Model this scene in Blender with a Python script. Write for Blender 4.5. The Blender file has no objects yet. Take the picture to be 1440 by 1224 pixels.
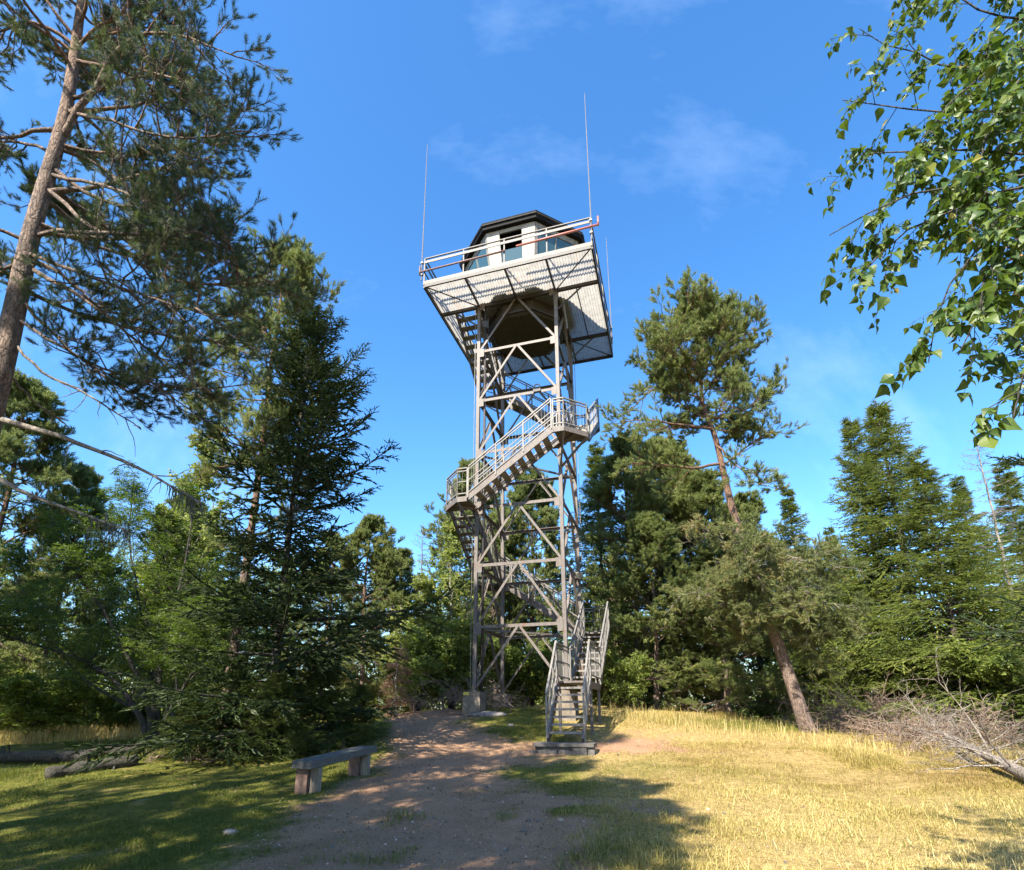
import bpy, math
import numpy as np
from mathutils import Vector, Matrix

sc = bpy.context.scene
COL = sc.collection
R = math.radians
PI = math.pi

# ------------------------------------------------------------------ camera model
FOC, PITCH, ROLL, CYP, EYE = 768.98, .25856, -.00418, 791.9, 1.6
def ray(px, py):
    X_ = (px-720)/FOC; U_ = (CYP-py)/FOC
    x = X_*math.cos(ROLL)+U_*math.sin(ROLL); u = -X_*math.sin(ROLL)+U_*math.cos(ROLL)
    return np.array([x, math.cos(PITCH)-u*math.sin(PITCH), math.sin(PITCH)+u*math.cos(PITCH)])
def at(px, py, Y):
    """where the photo's pixel lies at a distance of Y metres"""
    r = ray(px, py); return r*Y/r[1]+np.array([0, 0, EYE])

# ------------------------------------------------------------------ terrain
def gz(x, y):
    x = np.asarray(x, float); y = np.asarray(y, float)
    yy = np.clip(y, -20, 22)
    h = .03*yy+1.05*np.exp(-((x-1)/10.0)**2-((y-20)/6.5)**2)
    far = np.clip((np.hypot(x*.8, y-12)-24)/70, 0, 1)
    h = h-.12*np.exp(-((x-1.2)/1.8)**2-((y-12.5)/1.6)**2)
    h = h-4*far*far*(3-2*far)
    h = h+.035*np.sin(x*1.3+.7*np.sin(y*.9))*np.sin(y*1.1+.6*np.sin(x*.7))+.014*np.sin(x*4.1+y*2.2)*np.sin(y*3.7-x*1.7)
    return h
def ground_at(px, py):
    r = ray(px, py); t = 3.0
    while t < 60:
        P = r*t+np.array([0, 0, EYE])
        if P[2] < gz(P[0], P[1]): return P
        t += .02
    return r*20
def G(x, y): return float(gz(x, y))

# ------------------------------------------------------------------ mesh builder
class MB:
    def __init__(s): s.V = []; s.T = []; s.Q = []; s.A = []; s.n = 0; s.P = []
    def add(s, v, tris=None, quads=None, tint=None):
        v = np.asarray(v, np.float32).reshape(-1, 3)
        if tris is not None and len(tris): s.T.append(np.asarray(tris, np.int64).reshape(-1, 3)+s.n)
        if quads is not None and len(quads): s.Q.append(np.asarray(quads, np.int64).reshape(-1, 4)+s.n)
        s.A.append(np.broadcast_to(np.asarray(.5 if tint is None else tint, np.float32), (len(v),)))
        s.V.append(v); s.n += len(v)
    def poly(s, v, faces):
        v = np.asarray(v, np.float32).reshape(-1, 3)
        s.V.append(v); s.A.append(np.full(len(v), .5, np.float32))
        for f in faces: s.P.append([i+s.n for i in f])
        s.n += len(v)
    def build(s, name, mat, parent=None, smooth=False, off=None):
        me = bpy.data.meshes.new(name)
        v = np.concatenate(s.V)
        if off is not None: v = v-np.asarray(off, np.float32)
        T = np.concatenate(s.T) if s.T else np.zeros((0, 3), np.int64)
        Q = np.concatenate(s.Q) if s.Q else np.zeros((0, 4), np.int64)
        loops = np.concatenate([T.ravel(), Q.ravel(), np.array([i for p in s.P for i in p], np.int64)]).astype(np.int32)
        tot = np.concatenate([np.full(len(T), 3), np.full(len(Q), 4), np.array([len(p) for p in s.P], np.int64)]).astype(np.int64)
        st = np.concatenate([[0], np.cumsum(tot)[:-1]]).astype(np.int32)
        me.vertices.add(len(v)); me.vertices.foreach_set('co', v.astype(np.float32).ravel())
        me.loops.add(len(loops)); me.loops.foreach_set('vertex_index', loops)
        me.polygons.add(len(tot)); me.polygons.foreach_set('loop_start', st)
        me.polygons.foreach_set('use_smooth', np.full(len(tot), bool(smooth)))
        a = me.attributes.new('tint', 'FLOAT', 'POINT'); a.data.foreach_set('value', np.concatenate(s.A).astype(np.float32))
        me.update(calc_edges=True); me.validate()
        me.materials.append(mat)
        o = bpy.data.objects.new(name, me); COL.objects.link(o)
        if parent: o.parent = parent
        return o
    # shapes
    def box(s, c, size, rz=0):
        hx, hy, hz = np.array(size)/2.
        v = np.array([(-hx,-hy,-hz),(hx,-hy,-hz),(hx,hy,-hz),(-hx,hy,-hz),(-hx,-hy,hz),(hx,-hy,hz),(hx,hy,hz),(-hx,hy,hz)])
        if rz:
            ca, sa = math.cos(rz), math.sin(rz); v = np.stack([v[:,0]*ca-v[:,1]*sa, v[:,0]*sa+v[:,1]*ca, v[:,2]], 1)
        s.add(v+np.array(c), quads=[(0,3,2,1),(4,5,6,7),(0,1,5,4),(1,2,6,5),(2,3,7,6),(3,0,4,7)])
    def prism(s, prof, p0, p1, n1, n2):
        """extrude a 2-D outline (in the axes n1, n2) from p0 to p1"""
        prof = np.asarray(prof, float); k = len(prof); n1 = np.asarray(n1, float); n2 = np.asarray(n2, float)
        sec = prof[:,:1]*n1+prof[:,1:]*n2
        v = np.concatenate([np.asarray(p0)+sec, np.asarray(p1)+sec])
        s.poly(v, [list(range(k))[::-1], list(range(k, 2*k))]+[[i, (i+1) % k, (i+1) % k+k, i+k] for i in range(k)])
    def bar(s, p0, p1, w, h, up=(0,0,1)):
        p0 = np.asarray(p0, float); p1 = np.asarray(p1, float); t = p1-p0; t /= np.linalg.norm(t)
        n1 = np.cross(t, up); n1 /= np.linalg.norm(n1); n2 = np.cross(n1, t)
        s.prism([(-w/2,-h/2),(w/2,-h/2),(w/2,h/2),(-w/2,h/2)], p0, p1, n1, n2)
    def angle(s, p0, p1, w, t_, out):
        """an L-section steel angle: one flange in the face, one pointing inward"""
        p0 = np.asarray(p0, float); p1 = np.asarray(p1, float); t = p1-p0; t /= np.linalg.norm(t)
        n2 = np.asarray(out, float); n2 = n2-t*(n2@t); n2 /= np.linalg.norm(n2); n1 = np.cross(n2, t)
        s.prism([(-w/2,0),(w/2,0),(w/2,-w),(w/2-t_,-w),(w/2-t_,-t_),(-w/2,-t_)], p0, p1, n1, n2)
    def tube(s, pts, rad, k=6, cap=True):
        P = np.asarray(pts, float)[None]; r = np.broadcast_to(np.asarray(rad, float), (P.shape[1],))[None]
        s.tubes(P, r, k)
        if cap:
            m = P.shape[1]; b = s.n-m*k
            s.P.append([b+i for i in range(k)][::-1]); s.P.append([b+(m-1)*k+i for i in range(k)])
    def tubes(s, P, Rr, k=3, tint=None):
        P = np.asarray(P, float); n, m = P.shape[:2]
        if n == 0: return
        T = np.gradient(P, axis=1); T /= np.linalg.norm(T, axis=2, keepdims=True)+1e-9
        mt = T.mean(1); ref = np.where(np.abs(mt[:, 2:3]) > .75*np.linalg.norm(mt, axis=1, keepdims=True), [[1., 0, 0]], [[0, 0, 1.]])
        N1 = np.cross(T, ref[:, None]); N1 /= np.linalg.norm(N1, axis=2, keepdims=True)+1e-9
        N2 = np.cross(N1, T)
        a = np.arange(k)*2*PI/k
        v = P[:, :, None]+(N1[:, :, None]*np.cos(a)[None, None, :, None]+N2[:, :, None]*np.sin(a)[None, None, :, None])*np.asarray(Rr)[:, :, None, None]
        base = (np.arange(n)*m*k)[:, None, None]+(np.arange(m-1)*k)[None, :, None]; i = np.arange(k)[None, None]; j = (i+1) % k
        q = np.stack([base+i, base+j, base+k+j, base+k+i], -1)
        s.add(v, quads=q.reshape(-1, 4), tint=tint if tint is None or np.ndim(tint) == 0 else np.repeat(tint, m*k))

def empty(name, loc=(0,0,0), rz=0):
    o = bpy.data.objects.new(name, None); COL.objects.link(o); o.location = loc; o.rotation_euler = (0, 0, rz); o.empty_display_size = .3
    return o
def tag(o, label, cat, group=None):
    o['label'] = label; o['category'] = cat
    if group: o['group'] = group
    return o
def kids(o): return [c for c in bpy.data.objects if c.parent == o]
def dup(o, parent=None):
    c = o.copy(); COL.objects.link(c); c.parent = parent
    for k in kids(o): dup(k, c)
    return c

# ------------------------------------------------------------------ materials
def new_mat(name):
    m = bpy.data.materials.new(name); m.use_nodes = True; nt = m.node_tree
    b = nt.nodes['Principled BSDF']; return m, nt, b
def N(nt, t, **kw):
    n = nt.nodes.new(t)
    for k, v in kw.items():
        if k in n.inputs: n.inputs[k].default_value = v
        else: setattr(n, k, v)
    return n
def ramp(nt, fac, stops):
    r = nt.nodes.new('ShaderNodeValToRGB'); e = r.color_ramp.elements
    while len(e) < len(stops): e.new(.5)
    for x, (p, c) in zip(e, stops): x.position = p; x.color = (*c, 1)
    nt.links.new(fac, r.inputs[0]); return r.outputs[0]
def noise(nt, scale, detail=4, rough=.6, vec=None, stretch=None):
    n = N(nt, 'ShaderNodeTexNoise', Scale=scale, Detail=detail, Roughness=rough)
    co = N(nt, 'ShaderNodeTexCoord')
    src = co.outputs['Object']
    if stretch:
        mp = N(nt, 'ShaderNodeMapping'); mp.inputs['Scale'].default_value = stretch
        nt.links.new(src, mp.inputs[0]); src = mp.outputs[0]
    nt.links.new(src, n.inputs['Vector']); return n.outputs[0]
def mixc(nt, fac, a, b, mode='MIX'):
    m = nt.nodes.new('ShaderNodeMix'); m.data_type = 'RGBA'; m.blend_type = mode
    for i, v in ((0, fac), (6, a), (7, b)):
        if isinstance(v, (int, float)): m.inputs[i].default_value = v
        elif isinstance(v, tuple): m.inputs[i].default_value = (*v, 1)
        else: nt.links.new(v, m.inputs[i])
    return m.outputs[2]
def bump(nt, b, h, strength=.5, dist=.02):
    bp = N(nt, 'ShaderNodeBump', Strength=strength, Distance=dist); nt.links.new(h, bp.inputs['Height']); nt.links.new(bp.outputs[0], b.inputs['Normal'])

def solid(name, c1, c2, scale=6, rough=.7, metal=0., stretch=None, bmp=.2, dist=.01):
    m, nt, b = new_mat(name); n = noise(nt, scale, 5, .65, stretch=stretch)
    c = ramp(nt, n, [(.3, c1), (.7, c2)]); nt.links.new(c, b.inputs['Base Color'])
    b.inputs['Roughness'].default_value = rough; b.inputs['Metallic'].default_value = metal
    if bmp: bump(nt, b, n, bmp, dist)
    return m
def leafy(name, stops, trans=.3, rough=.55, tcol=None, spec=.3):
    m, nt, b = new_mat(name)
    a = N(nt, 'ShaderNodeAttribute', attribute_name='tint')
    c = ramp(nt, a.outputs['Fac'], stops); nt.links.new(c, b.inputs['Base Color'])
    b.inputs['Roughness'].default_value = rough; b.inputs['Specular IOR Level'].default_value = spec
    if trans:
        t = N(nt, 'ShaderNodeBsdfTranslucent'); tc = mixc(nt, .55, c, tcol or (.25, .34, .04)); nt.links.new(tc, t.inputs[0])
        mx = N(nt, 'ShaderNodeMixShader', Fac=trans); out = nt.nodes['Material Output']
        nt.links.new(b.outputs[0], mx.inputs[1]); nt.links.new(t.outputs[0], mx.inputs[2]); nt.links.new(mx.outputs[0], out.inputs[0])
    return m
def bark(name, dark, light, scale=18, upper=None, z0=3, z1=6, stretch=(1, 1, .25), bmp=.8):
    m, nt, b = new_mat(name)
    n = noise(nt, scale, 6, .7, stretch=stretch)
    v = N(nt, 'ShaderNodeTexVoronoi', Scale=scale*1.5); v.feature = 'DISTANCE_TO_EDGE'
    co = N(nt, 'ShaderNodeTexCoord'); mp = N(nt, 'ShaderNodeMapping'); mp.inputs['Scale'].default_value = (1, 1, .3)
    nw_ = N(nt, 'ShaderNodeTexNoise', Scale=9., Detail=4); nt.links.new(co.outputs['Object'], nw_.inputs['Vector']); va = nt.nodes.new('ShaderNodeVectorMath'); va.operation = 'MULTIPLY_ADD'; va.inputs[1].default_value = (.12, .12, .12)
    nt.links.new(nw_.outputs['Color'], va.inputs[0]); nt.links.new(co.outputs['Object'], va.inputs[2]); nt.links.new(va.outputs[0], mp.inputs[0]); nt.links.new(mp.outputs[0], v.inputs['Vector'])
    c = ramp(nt, n, [(.32, dark), (.68, light)])
    if upper:
        sx = N(nt, 'ShaderNodeSeparateXYZ'); nt.links.new(co.outputs['Object'], sx.inputs[0])
        mr = N(nt, 'ShaderNodeMapRange'); mr.inputs[1].default_value = z0; mr.inputs[2].default_value = z1; nt.links.new(sx.outputs[2], mr.inputs[0])
        c2 = ramp(nt, n, [(.3, tuple(x*.6 for x in upper)), (.7, upper)]); c = mixc(nt, mr.outputs[0], c, c2)
    ck = N(nt, 'ShaderNodeMapRange'); ck.inputs[2].default_value = .10; ck.inputs[3].default_value = .42; nt.links.new(v.outputs[0], ck.inputs[0])
    c = mixc(nt, 1., c, ck.outputs[0], 'MULTIPLY'); nt.links.new(c, b.inputs['Base Color']); b.inputs['Roughness'].default_value = .9
    h = N(nt, 'ShaderNodeMath', operation='MULTIPLY'); nt.links.new(n, h.inputs[0])
    sm = N(nt, 'ShaderNodeMapRange'); sm.inputs[2].default_value = .12; nt.links.new(v.outputs[0], sm.inputs[0]); nt.links.new(sm.outputs[0], h.inputs[1])
    bump(nt, b, h.outputs[0], bmp, .03)
    return m

M = {}
M['pine_needles'] = leafy('pine_needles', [(0, (.060, .088, .030)), (.5, (.135, .175, .055)), (1, (.26, .27, .085))], .32, tcol=(.22, .28, .06))
M['pine_dry'] = leafy('pine_dry', [(0, (.08, .10, .035)), (.6, (.17, .185, .065)), (1, (.29, .22, .10))], .22)
M['spruce_needles'] = leafy('spruce_needles', [(0, (.017, .032, .012)), (.5, (.036, .058, .017)), (1, (.09, .11, .03))], .18, tcol=(.12, .18, .03))  # colour darkened to stand for the shade of neighbouring trees
M['young_needles'] = leafy('young_needles', [(0, (.03, .05, .012)), (.5, (.075, .105, .02)), (1, (.16, .18, .035))], .25, tcol=(.16, .2, .03))
M['near_pine_needles'] = leafy('near_pine_needles', [(0, (.034, .056, .026)), (.5, (.070, .098, .040)), (1, (.16, .17, .06))], .25, tcol=(.16, .22, .05))
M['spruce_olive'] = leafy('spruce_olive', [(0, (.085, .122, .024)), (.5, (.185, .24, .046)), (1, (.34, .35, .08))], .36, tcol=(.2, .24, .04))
M['rowan_leaf'] = leafy('rowan_leaf', [(0, (.022, .040, .008)), (.5, (.052, .080, .013)), (1, (.13, .155, .025))], .38, .45, tcol=(.26, .42, .03))  # leaf green lowered, with the shade of the left wood in it
M['bright_leaf'] = leafy('bright_leaf', [(0, (.095, .14, .03)), (.5, (.19, .24, .05)), (1, (.34, .34, .10))], .45, .45, tcol=(.30, .40, .05))
M['birch_leaf'] = leafy('birch_leaf', [(0, (.020, .048, .008)), (.45, (.052, .096, .015)), (.85, (.13, .165, .03)), (1, (.30, .24, .055))], .30, .45, tcol=(.22, .32, .025), spec=.35)
M['dead_leaf'] = leafy('dead_leaf', [(0, (.20, .10, .05)), (1, (.36, .21, .11))], .2, tcol=(.4, .22, .1))
M['lichen'] = leafy('lichen', [(0, (.06, .065, .045)), (1, (.14, .14, .09))], .15, tcol=(.2, .2, .12))
M['pine_bark'] = bark('pine_bark', (.055, .04, .033), (.30, .215, .165), 14, (.30, .16, .09), 9, 15)
M['pine_bark_red'] = bark('pine_bark_red', (.065, .045, .036), (.27, .19, .15), 14, (.21, .115, .07), 4, 8)
M['spruce_bark'] = bark('spruce_bark', (.05, .04, .032), (.16, .13, .105), 16)
M['dark_bark'] = bark('dark_bark', (.022, .019, .016), (.075, .066, .055), 16)
M['grey_wood'] = bark('grey_wood', (.085, .068, .056), (.33, .285, .24), 12, bmp=.4)
M['birch_bark'] = bark('birch_bark', (.06, .05, .045), (.38, .35, .32), 7, stretch=(1, 1, 2.5), bmp=.3)

# weathered painted steel of the tower
def steel(name, base, dark, rust, amt, rough=.55):
    m, nt, b = new_mat(name)
    n = noise(nt, 3.5, 6, .7); n2 = noise(nt, 14, 5, .7, stretch=(1, 1, .3))
    c = ramp(nt, n2, [(.3, dark), (.65, base)])
    r = N(nt, 'ShaderNodeMapRange'); r.inputs[1].default_value = .62-amt; r.inputs[2].default_value = .8-amt; nt.links.new(n, r.inputs[0])
    c = mixc(nt, r.outputs[0], c, rust); nt.links.new(c, b.inputs['Base Color'])
    b.inputs['Roughness'].default_value = rough; b.inputs['Specular IOR Level'].default_value = .35; bump(nt, b, n2, .15, .004)
    return m
M['steel'] = steel('tower_steel', (.150, .128, .114), (.082, .068, .060), (.14, .068, .038), .07)
M['steel_dark'] = steel('dark_steel', (.055, .048, .045), (.03, .026, .025), (.10, .055, .035), .03)
M['galv'] = steel('galvanised', (.20, .188, .172), (.115, .105, .095), (.15, .085, .05), .01, .5)
M['tread'] = steel('tread_metal', (.25, .225, .20), (.14, .12, .105), (.22, .15, .10), .04, .6)
M['white'] = solid('white_wall', (.17, .155, .13), (.32, .295, .26), 5, .6)
M['wallgrey'] = solid('weathered_wall', (.10, .095, .088), (.24, .23, .21), 6, .7)
M['twig'] = solid('dry_twig', (.10, .066, .046), (.29, .21, .155), 9, .9)
M['log'] = bark('log', (.02, .018, .013), (.12, .105, .08), 26)
M['roof'] = solid('roof_felt', (.007, .007, .008), (.018, .017, .017), 8, .6)
M['fascia'] = solid('roof_fascia', (.018, .018, .018), (.05, .047, .045), 8, .6)
M['drum'] = solid('drum_boards', (.018, .014, .008), (.045, .034, .017), 4, .8)
M['red'] = solid('red_paint', (.30, .09, .07), (.42, .16, .12), 10, .5)
M['rusty_pipe'] = solid('rusty_pipe', (.10, .06, .05), (.22, .12, .10), 9, .6)
M['concrete'] = solid('concrete', (.085, .070, .053), (.23, .19, .145), 5, .9, bmp=.5)
M['yellow'] = solid('yellow_paint', (.50, .38, .05), (.62, .50, .10), 9, .7)
M['stone'] = solid('stone', (.10, .085, .075), (.30, .265, .235), 7, .9, bmp=.7, dist=.03)
M['litter'] = leafy('litter', [(0, (.10, .065, .045)), (.6, (.27, .19, .13)), (.9, (.36, .29, .23)), (1, (.46, .41, .36))], 0, .9)
M['dry_grass'] = leafy('dry_grass', [(0, (.20, .125, .045)), (.25, (.26, .225, .05)), (.55, (.44, .345, .12)), (1, (.68, .56, .27))], .3, .7, tcol=(.6, .48, .15))
M['green_grass'] = leafy('green_grass', [(0, (.040, .066, .009)), (.5, (.105, .122, .016)), (1, (.27, .225, .045))], .3, .6, tcol=(.25, .32, .04))
for _k in ('roof', 'fascia'): M[_k].node_tree.nodes['Principled BSDF'].inputs['Specular IOR Level'].default_value = .06
M['slab'] = solid('slab_stone', (.045, .040, .036), (.15, .135, .12), 8, .9, bmp=.6)  # dark grey stone, deepened further for the shadow over the step
M['rail'] = steel('deck_rail_steel', (.125, .115, .106), (.07, .062, .056), (.14, .08, .05), .02)
M['aerial'] = solid('aerial', (.10, .09, .088), (.19, .17, .165), 10, .5)
M['plank'] = solid('bench_plank', (.03, .030, .027), (.135, .132, .118), 9, .85, stretch=(8, .6, 8), bmp=.5)
M['oldred'] = solid('peeling_red_wood', (.05, .022, .017), (.19, .12, .09), 7, .85, bmp=.5)  # peeling red paint, tone darkened for tree shadow on the bench legs
M['timber'] = solid('timber', (.10, .08, .058), (.24, .20, .15), 8, .85, stretch=(6, 6, .7))  # bench leg posts, same tree shadow put into the wood colour
# window glass
m, nt, b = new_mat('glass'); b.inputs['Base Color'].default_value = (.035, .075, .085, 1); b.inputs['Roughness'].default_value = .06; b.inputs['Specular IOR Level'].default_value = .7; M['glass'] = m
# translucent corrugated sheet of the deck
m, nt, b = new_mat('corrugated_sheet')
n = noise(nt, 1.1, 5, .65, stretch=(2.5, .35, 1)); n2 = noise(nt, 5, 4, .6)
c = ramp(nt, n2, [(.3, (.33, .31, .28)), (.7, (.47, .45, .41))])
rr = N(nt, 'ShaderNodeMapRange'); rr.inputs[1].default_value = .60; rr.inputs[2].default_value = .76; nt.links.new(n, rr.inputs[0])
c = mixc(nt, rr.outputs[0], c, (.36, .22, .12)); nt.links.new(c, b.inputs['Base Color']); b.inputs['Roughness'].default_value = .5
t = N(nt, 'ShaderNodeBsdfTranslucent'); nt.links.new(mixc(nt, .0, c, (1, 1, 1)), t.inputs[0])
mx = N(nt, 'ShaderNodeMixShader', Fac=.62); nt.links.new(b.outputs[0], mx.inputs[1]); nt.links.new(t.outputs[0], mx.inputs[2]); nt.links.new(mx.outputs[0], nt.nodes['Material Output'].inputs[0])
M['sheet'] = m
# ground
m, nt, b = new_mat('ground')
aP = N(nt, 'ShaderNodeAttribute', attribute_name='path').outputs['Fac']; aD = N(nt, 'ShaderNodeAttribute', attribute_name='dry').outputs['Fac']
nA = noise(nt, 1.6, 8, .7); nB = noise(nt, 9, 8, .75); nC = noise(nt, 60, 4, .7)
def thresh(a, n, k, lo=.35, hi=.65):
    ad = N(nt, 'ShaderNodeMath', operation='MULTIPLY_ADD'); nt.links.new(n, ad.inputs[0]); ad.inputs[1].default_value = k; ad2 = N(nt, 'ShaderNodeMath', operation='ADD')
    nt.links.new(a, ad.inputs[2]); nt.links.new(ad.outputs[0], ad2.inputs[0]); ad2.inputs[1].default_value = -k*.5
    mr = N(nt, 'ShaderNodeMapRange'); mr.inputs[1].default_value = lo; mr.inputs[2].default_value = hi; nt.links.new(ad2.outputs[0], mr.inputs[0]); return mr.outputs[0]
dry = ramp(nt, nB, [(.25, (.10, .065, .026)), (.5, (.30, .22, .085)), (.75, (.47, .365, .17))])
dry = mixc(nt, .75, dry, ramp(nt, nC, [(.3, (.35, .33, .30)), (.5, (.95, .93, .9)), (.7, (1.35, 1.3, 1.25))]), 'MULTIPLY')
grn = ramp(nt, nB, [(.25, (.036, .040, .009)), (.5, (.095, .098, .016)), (.78, (.21, .17, .038))])
pth = ramp(nt, nC, [(.28, (.10, .054, .028)), (.5, (.285, .165, .094)), (.74, (.50, .33, .21))])
pth = mixc(nt, .5, pth, ramp(nt, nA, [(.3, (.16, .088, .045)), (.7, (.41, .245, .15))]))
gd = mixc(nt, thresh(aD, nA, .7, .3, .7), grn, dry); g = mixc(nt, ramp(nt, noise(nt, 2.3, 6, .7), [(.56, (0, 0, 0)), (.70, (.8, .8, .8))]), gd, mixc(nt, .5, dry, pth)); g = mixc(nt, thresh(aP, nB, 1.0, .34, .66), g, pth)
nt.links.new(g, b.inputs['Base Color']); b.inputs['Roughness'].default_value = .95; b.inputs['Specular IOR Level'].default_value = .15
hh = mixc(nt, .6, nB, nC); bump(nt, b, hh, .7, .03)
M['ground'] = m

# ------------------------------------------------------------------ ground sheet, path
def sstep(x, a, b):
    t = np.clip((x-a)/(b-a), 0, 1); return t*t*(3-2*t)
rngn = np.random.default_rng(4)
_ph = rngn.uniform(0, 6.28, (9, 2)); _fr = rngn.normal(0, 1, (9, 2))
def lump(x, y, s):
    r = 0
    for (a, b_), (u, v) in zip(_ph, _fr): r = r+np.sin(x*s*u+y*s*v+a+1.3*np.sin(x*s*v*.6-y*s*u*.6+b_))
    return r/4.0
def path_mask(x, y):
    # centre line of the worn earth, from the viewer to the mound crest left of the tower
    cx = np.interp(y, [-5, 5, 8, 11, 14, 17, 20, 24], [-.9, -.9, -.95, -.8, -.9, -2.0, -3.2, -5])
    hw = np.interp(y, [-5, 5, 8, 11, 14, 17, 20, 24], [1.7, 1.7, 2.0, 2.2, 2.2, 1.7, 1.3, .8])
    p = 1-sstep(np.abs(x-cx), hw*.55, hw*1.35)
    sp = np.exp(-((x-2.6)/1.9)**2-((y-13.4)/1.0)**2)           # trodden patch right of the stairs
    p = np.maximum(p, sp*.9); p = np.maximum(p, .46*np.exp(-((x-1.6)/1.5)**2-((y-8.0)/3.2)**2)+.42*np.exp(-((x-3.6)/2.2)**2-((y-14.8)/1.2)**2))
    p = p-.45*np.clip(lump(x, y, 1.2)-.15, 0, 1)*sstep(y, 9.2, 10.5)
    p = p-.75*np.exp(-((x-.6)/.9)**2-((y-10.6)/1.3)**2)-.5*np.exp(-((x+.6)/.9)**2-((y-16.3)/.9)**2)-.6*np.exp(-((x-.1)/.7)**2-((y-15.2)/1.2)**2)
    p = p-.5*np.clip(lump(x*2.1+4, y*1.3, 1.7)-.1, 0, .8)*np.exp(-((x-.6)/2.2)**2)
    p = p+.16*lump(x*4.3, y*4.3, 1.1)*(p > .03)
    return np.clip(p, 0, 1)
def dry_mask(x, y):
    d = sstep(x, np.interp(y, [0, 6, 9, 12, 16, 20], [-.6, -.4, .1, .6, .5, 0]), np.interp(y, [0, 6, 9, 12, 16, 20], [.8, 1., 1.8, 2.2, 2.4, 2]))
    d = d*(1-.45*np.clip(lump(x+9, y, .75), 0, 1))-.25*np.exp(-((x-1.2)/1.2)**2-((y-8.2)/2.2)**2)-.8*np.exp(-((x-6.6)/1.6)**2-((y-16.8)/1.2)**2)
    d = d*(1-.8*sstep(y, 20, 24))
    farl = (1-sstep(y, 26, 30))*sstep(y, 17.5, 19)*(1-sstep(x, -8, -6)); d = np.maximum(d, farl*.9)
    return np.clip(d, 0, 1)
def axis(lo, hi, st, far):
    a = np.arange(lo, hi+1e-6, st); k = np.geomspace(st, far, 34)
    return np.concatenate([lo-np.cumsum(k)[::-1], a, hi+np.cumsum(k)])
gx = axis(-15, 17, .16, 500); gy = axis(-3, 26, .16, 500)
XX, YY = np.meshgrid(gx, gy); ZZ = gz(XX, YY)
V = np.stack([XX, YY, ZZ], -1).reshape(-1, 3)
pm, dm = path_mask(V[:, 0], V[:, 1]), dry_mask(V[:, 0], V[:, 1])
nxg = len(gx); ii = (np.arange(len(gy)-1)[:, None]*nxg+np.arange(nxg-1)[None]).ravel()
Q = np.stack([ii, ii+1, ii+nxg+1, ii+nxg], 1)
isp = pm[Q].mean(1) > .5
for nm, sel in (('ground', ~isp), ('dirt_path', isp)):
    q = Q[sel]; used, inv = np.unique(q.ravel(), return_inverse=True)
    mb = MB(); mb.add(V[used], quads=inv.reshape(-1, 4)); o = mb.build(nm, M['ground'], smooth=True)
    for an, ar in (('path', pm), ('dry', dm)):
        a = o.data.attributes.new(an, 'FLOAT', 'POINT'); a.data.foreach_set('value', ar[used].astype(np.float32))
    o['kind'] = 'structure'
    o['label'] = 'worn reddish gravel path leading up to the tower' if nm == 'dirt_path' else 'grassy hilltop ground around the tower'

# ------------------------------------------------------------------ grass and litter (uncountable)
def blades(n, xr, yr, keep, hfun, width, seed, name, mat, label, lean=.5, tintf=None):
    r = np.random.default_rng(seed)
    y = yr[0]*(yr[1]/yr[0])**r.uniform(0, 1, n); x = r.uniform(-1, 1, n)*(y*.98+1); k = (x > xr[0]) & (x < xr[1]); x, y = x[k], y[k]
    k = r.uniform(0, 1, len(x)) < keep(x, y); x, y = x[k], y[k]; n = len(x)
    # only where the frame can see
    h = hfun(x, y, r)*r.uniform(.5, 1.25, n); az = r.uniform(0, 2*PI, n); ln = r.uniform(.1, 1, n)*lean
    w = width*r.uniform(.6, 1.3, n)
    p = np.stack([x, y, gz(x, y)-.01], 1)
    d = np.stack([np.cos(az), np.sin(az), np.zeros(n)], 1); s = np.stack([-np.sin(az), np.cos(az), np.zeros(n)], 1)
    m1 = p+d*(h*ln*.35)[:, None]+np.array([0, 0, 1])*(h*.6)[:, None]
    tp = p+d*(h*ln*1.05)[:, None]+np.array([0, 0, 1])*(h*(1-.35*ln))[:, None]
    v = np.stack([p-s*w[:, None], p+s*w[:, None], m1-s*w[:, None]*.7, m1+s*w[:, None]*.7, tp], 1)
    b = (np.arange(n)*5)[:, None]
    mb = MB(); tt = r.uniform(0, 1, n) if tintf is None else np.clip(tintf(x, y)+r.normal(0, .2, n), 0, 1)
    mb.add(v, tris=np.concatenate([b+np.array([0, 1, 3]), b+np.array([0, 3, 2]), b+np.array([2, 3, 4])]), tint=np.repeat(tt, 5))
    o = mb.build(name, mat); o['kind'] = 'stuff'; o['label'] = label; return o
def inview(x, y, m=1.0): return (np.abs(x) < y*.98+m) & (y > 4.5)
clump = lambda x, y: sstep(lump(x*2.2, y*2.2, 1.6), -.7, .9)
blades(1150000, (-1.5, 15), (4.8, 20), lambda x, y: inview(x, y)*np.clip(dry_mask(x, y)*1.15, 0, 1)*(1-.93*sstep(path_mask(x, y)+.25*lump(x*3, y*3, 1.3), .1, .9))*(.28+.72*clump(x, y)*sstep(lump(x*1.7+2, y*1.7, 2.6), -.9, .7))*1.0,
       lambda x, y, r: .025+.075*clump(x+3, y)*r.uniform(.3, 1.2, len(x))+.15*(r.uniform(0, 1, len(x)) < .018)+.20*sstep(lump(x, y, .9), .25, .9)*sstep(y, 8, 11)*(.3+.7*sstep(x, 4, 7)), .0032, 1, 'dry_grass', M['dry_grass'],
       'straw yellow dry grass across the sunny right side', 1.9, lambda x, y: .48+.30*lump(x, y, .8))
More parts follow.
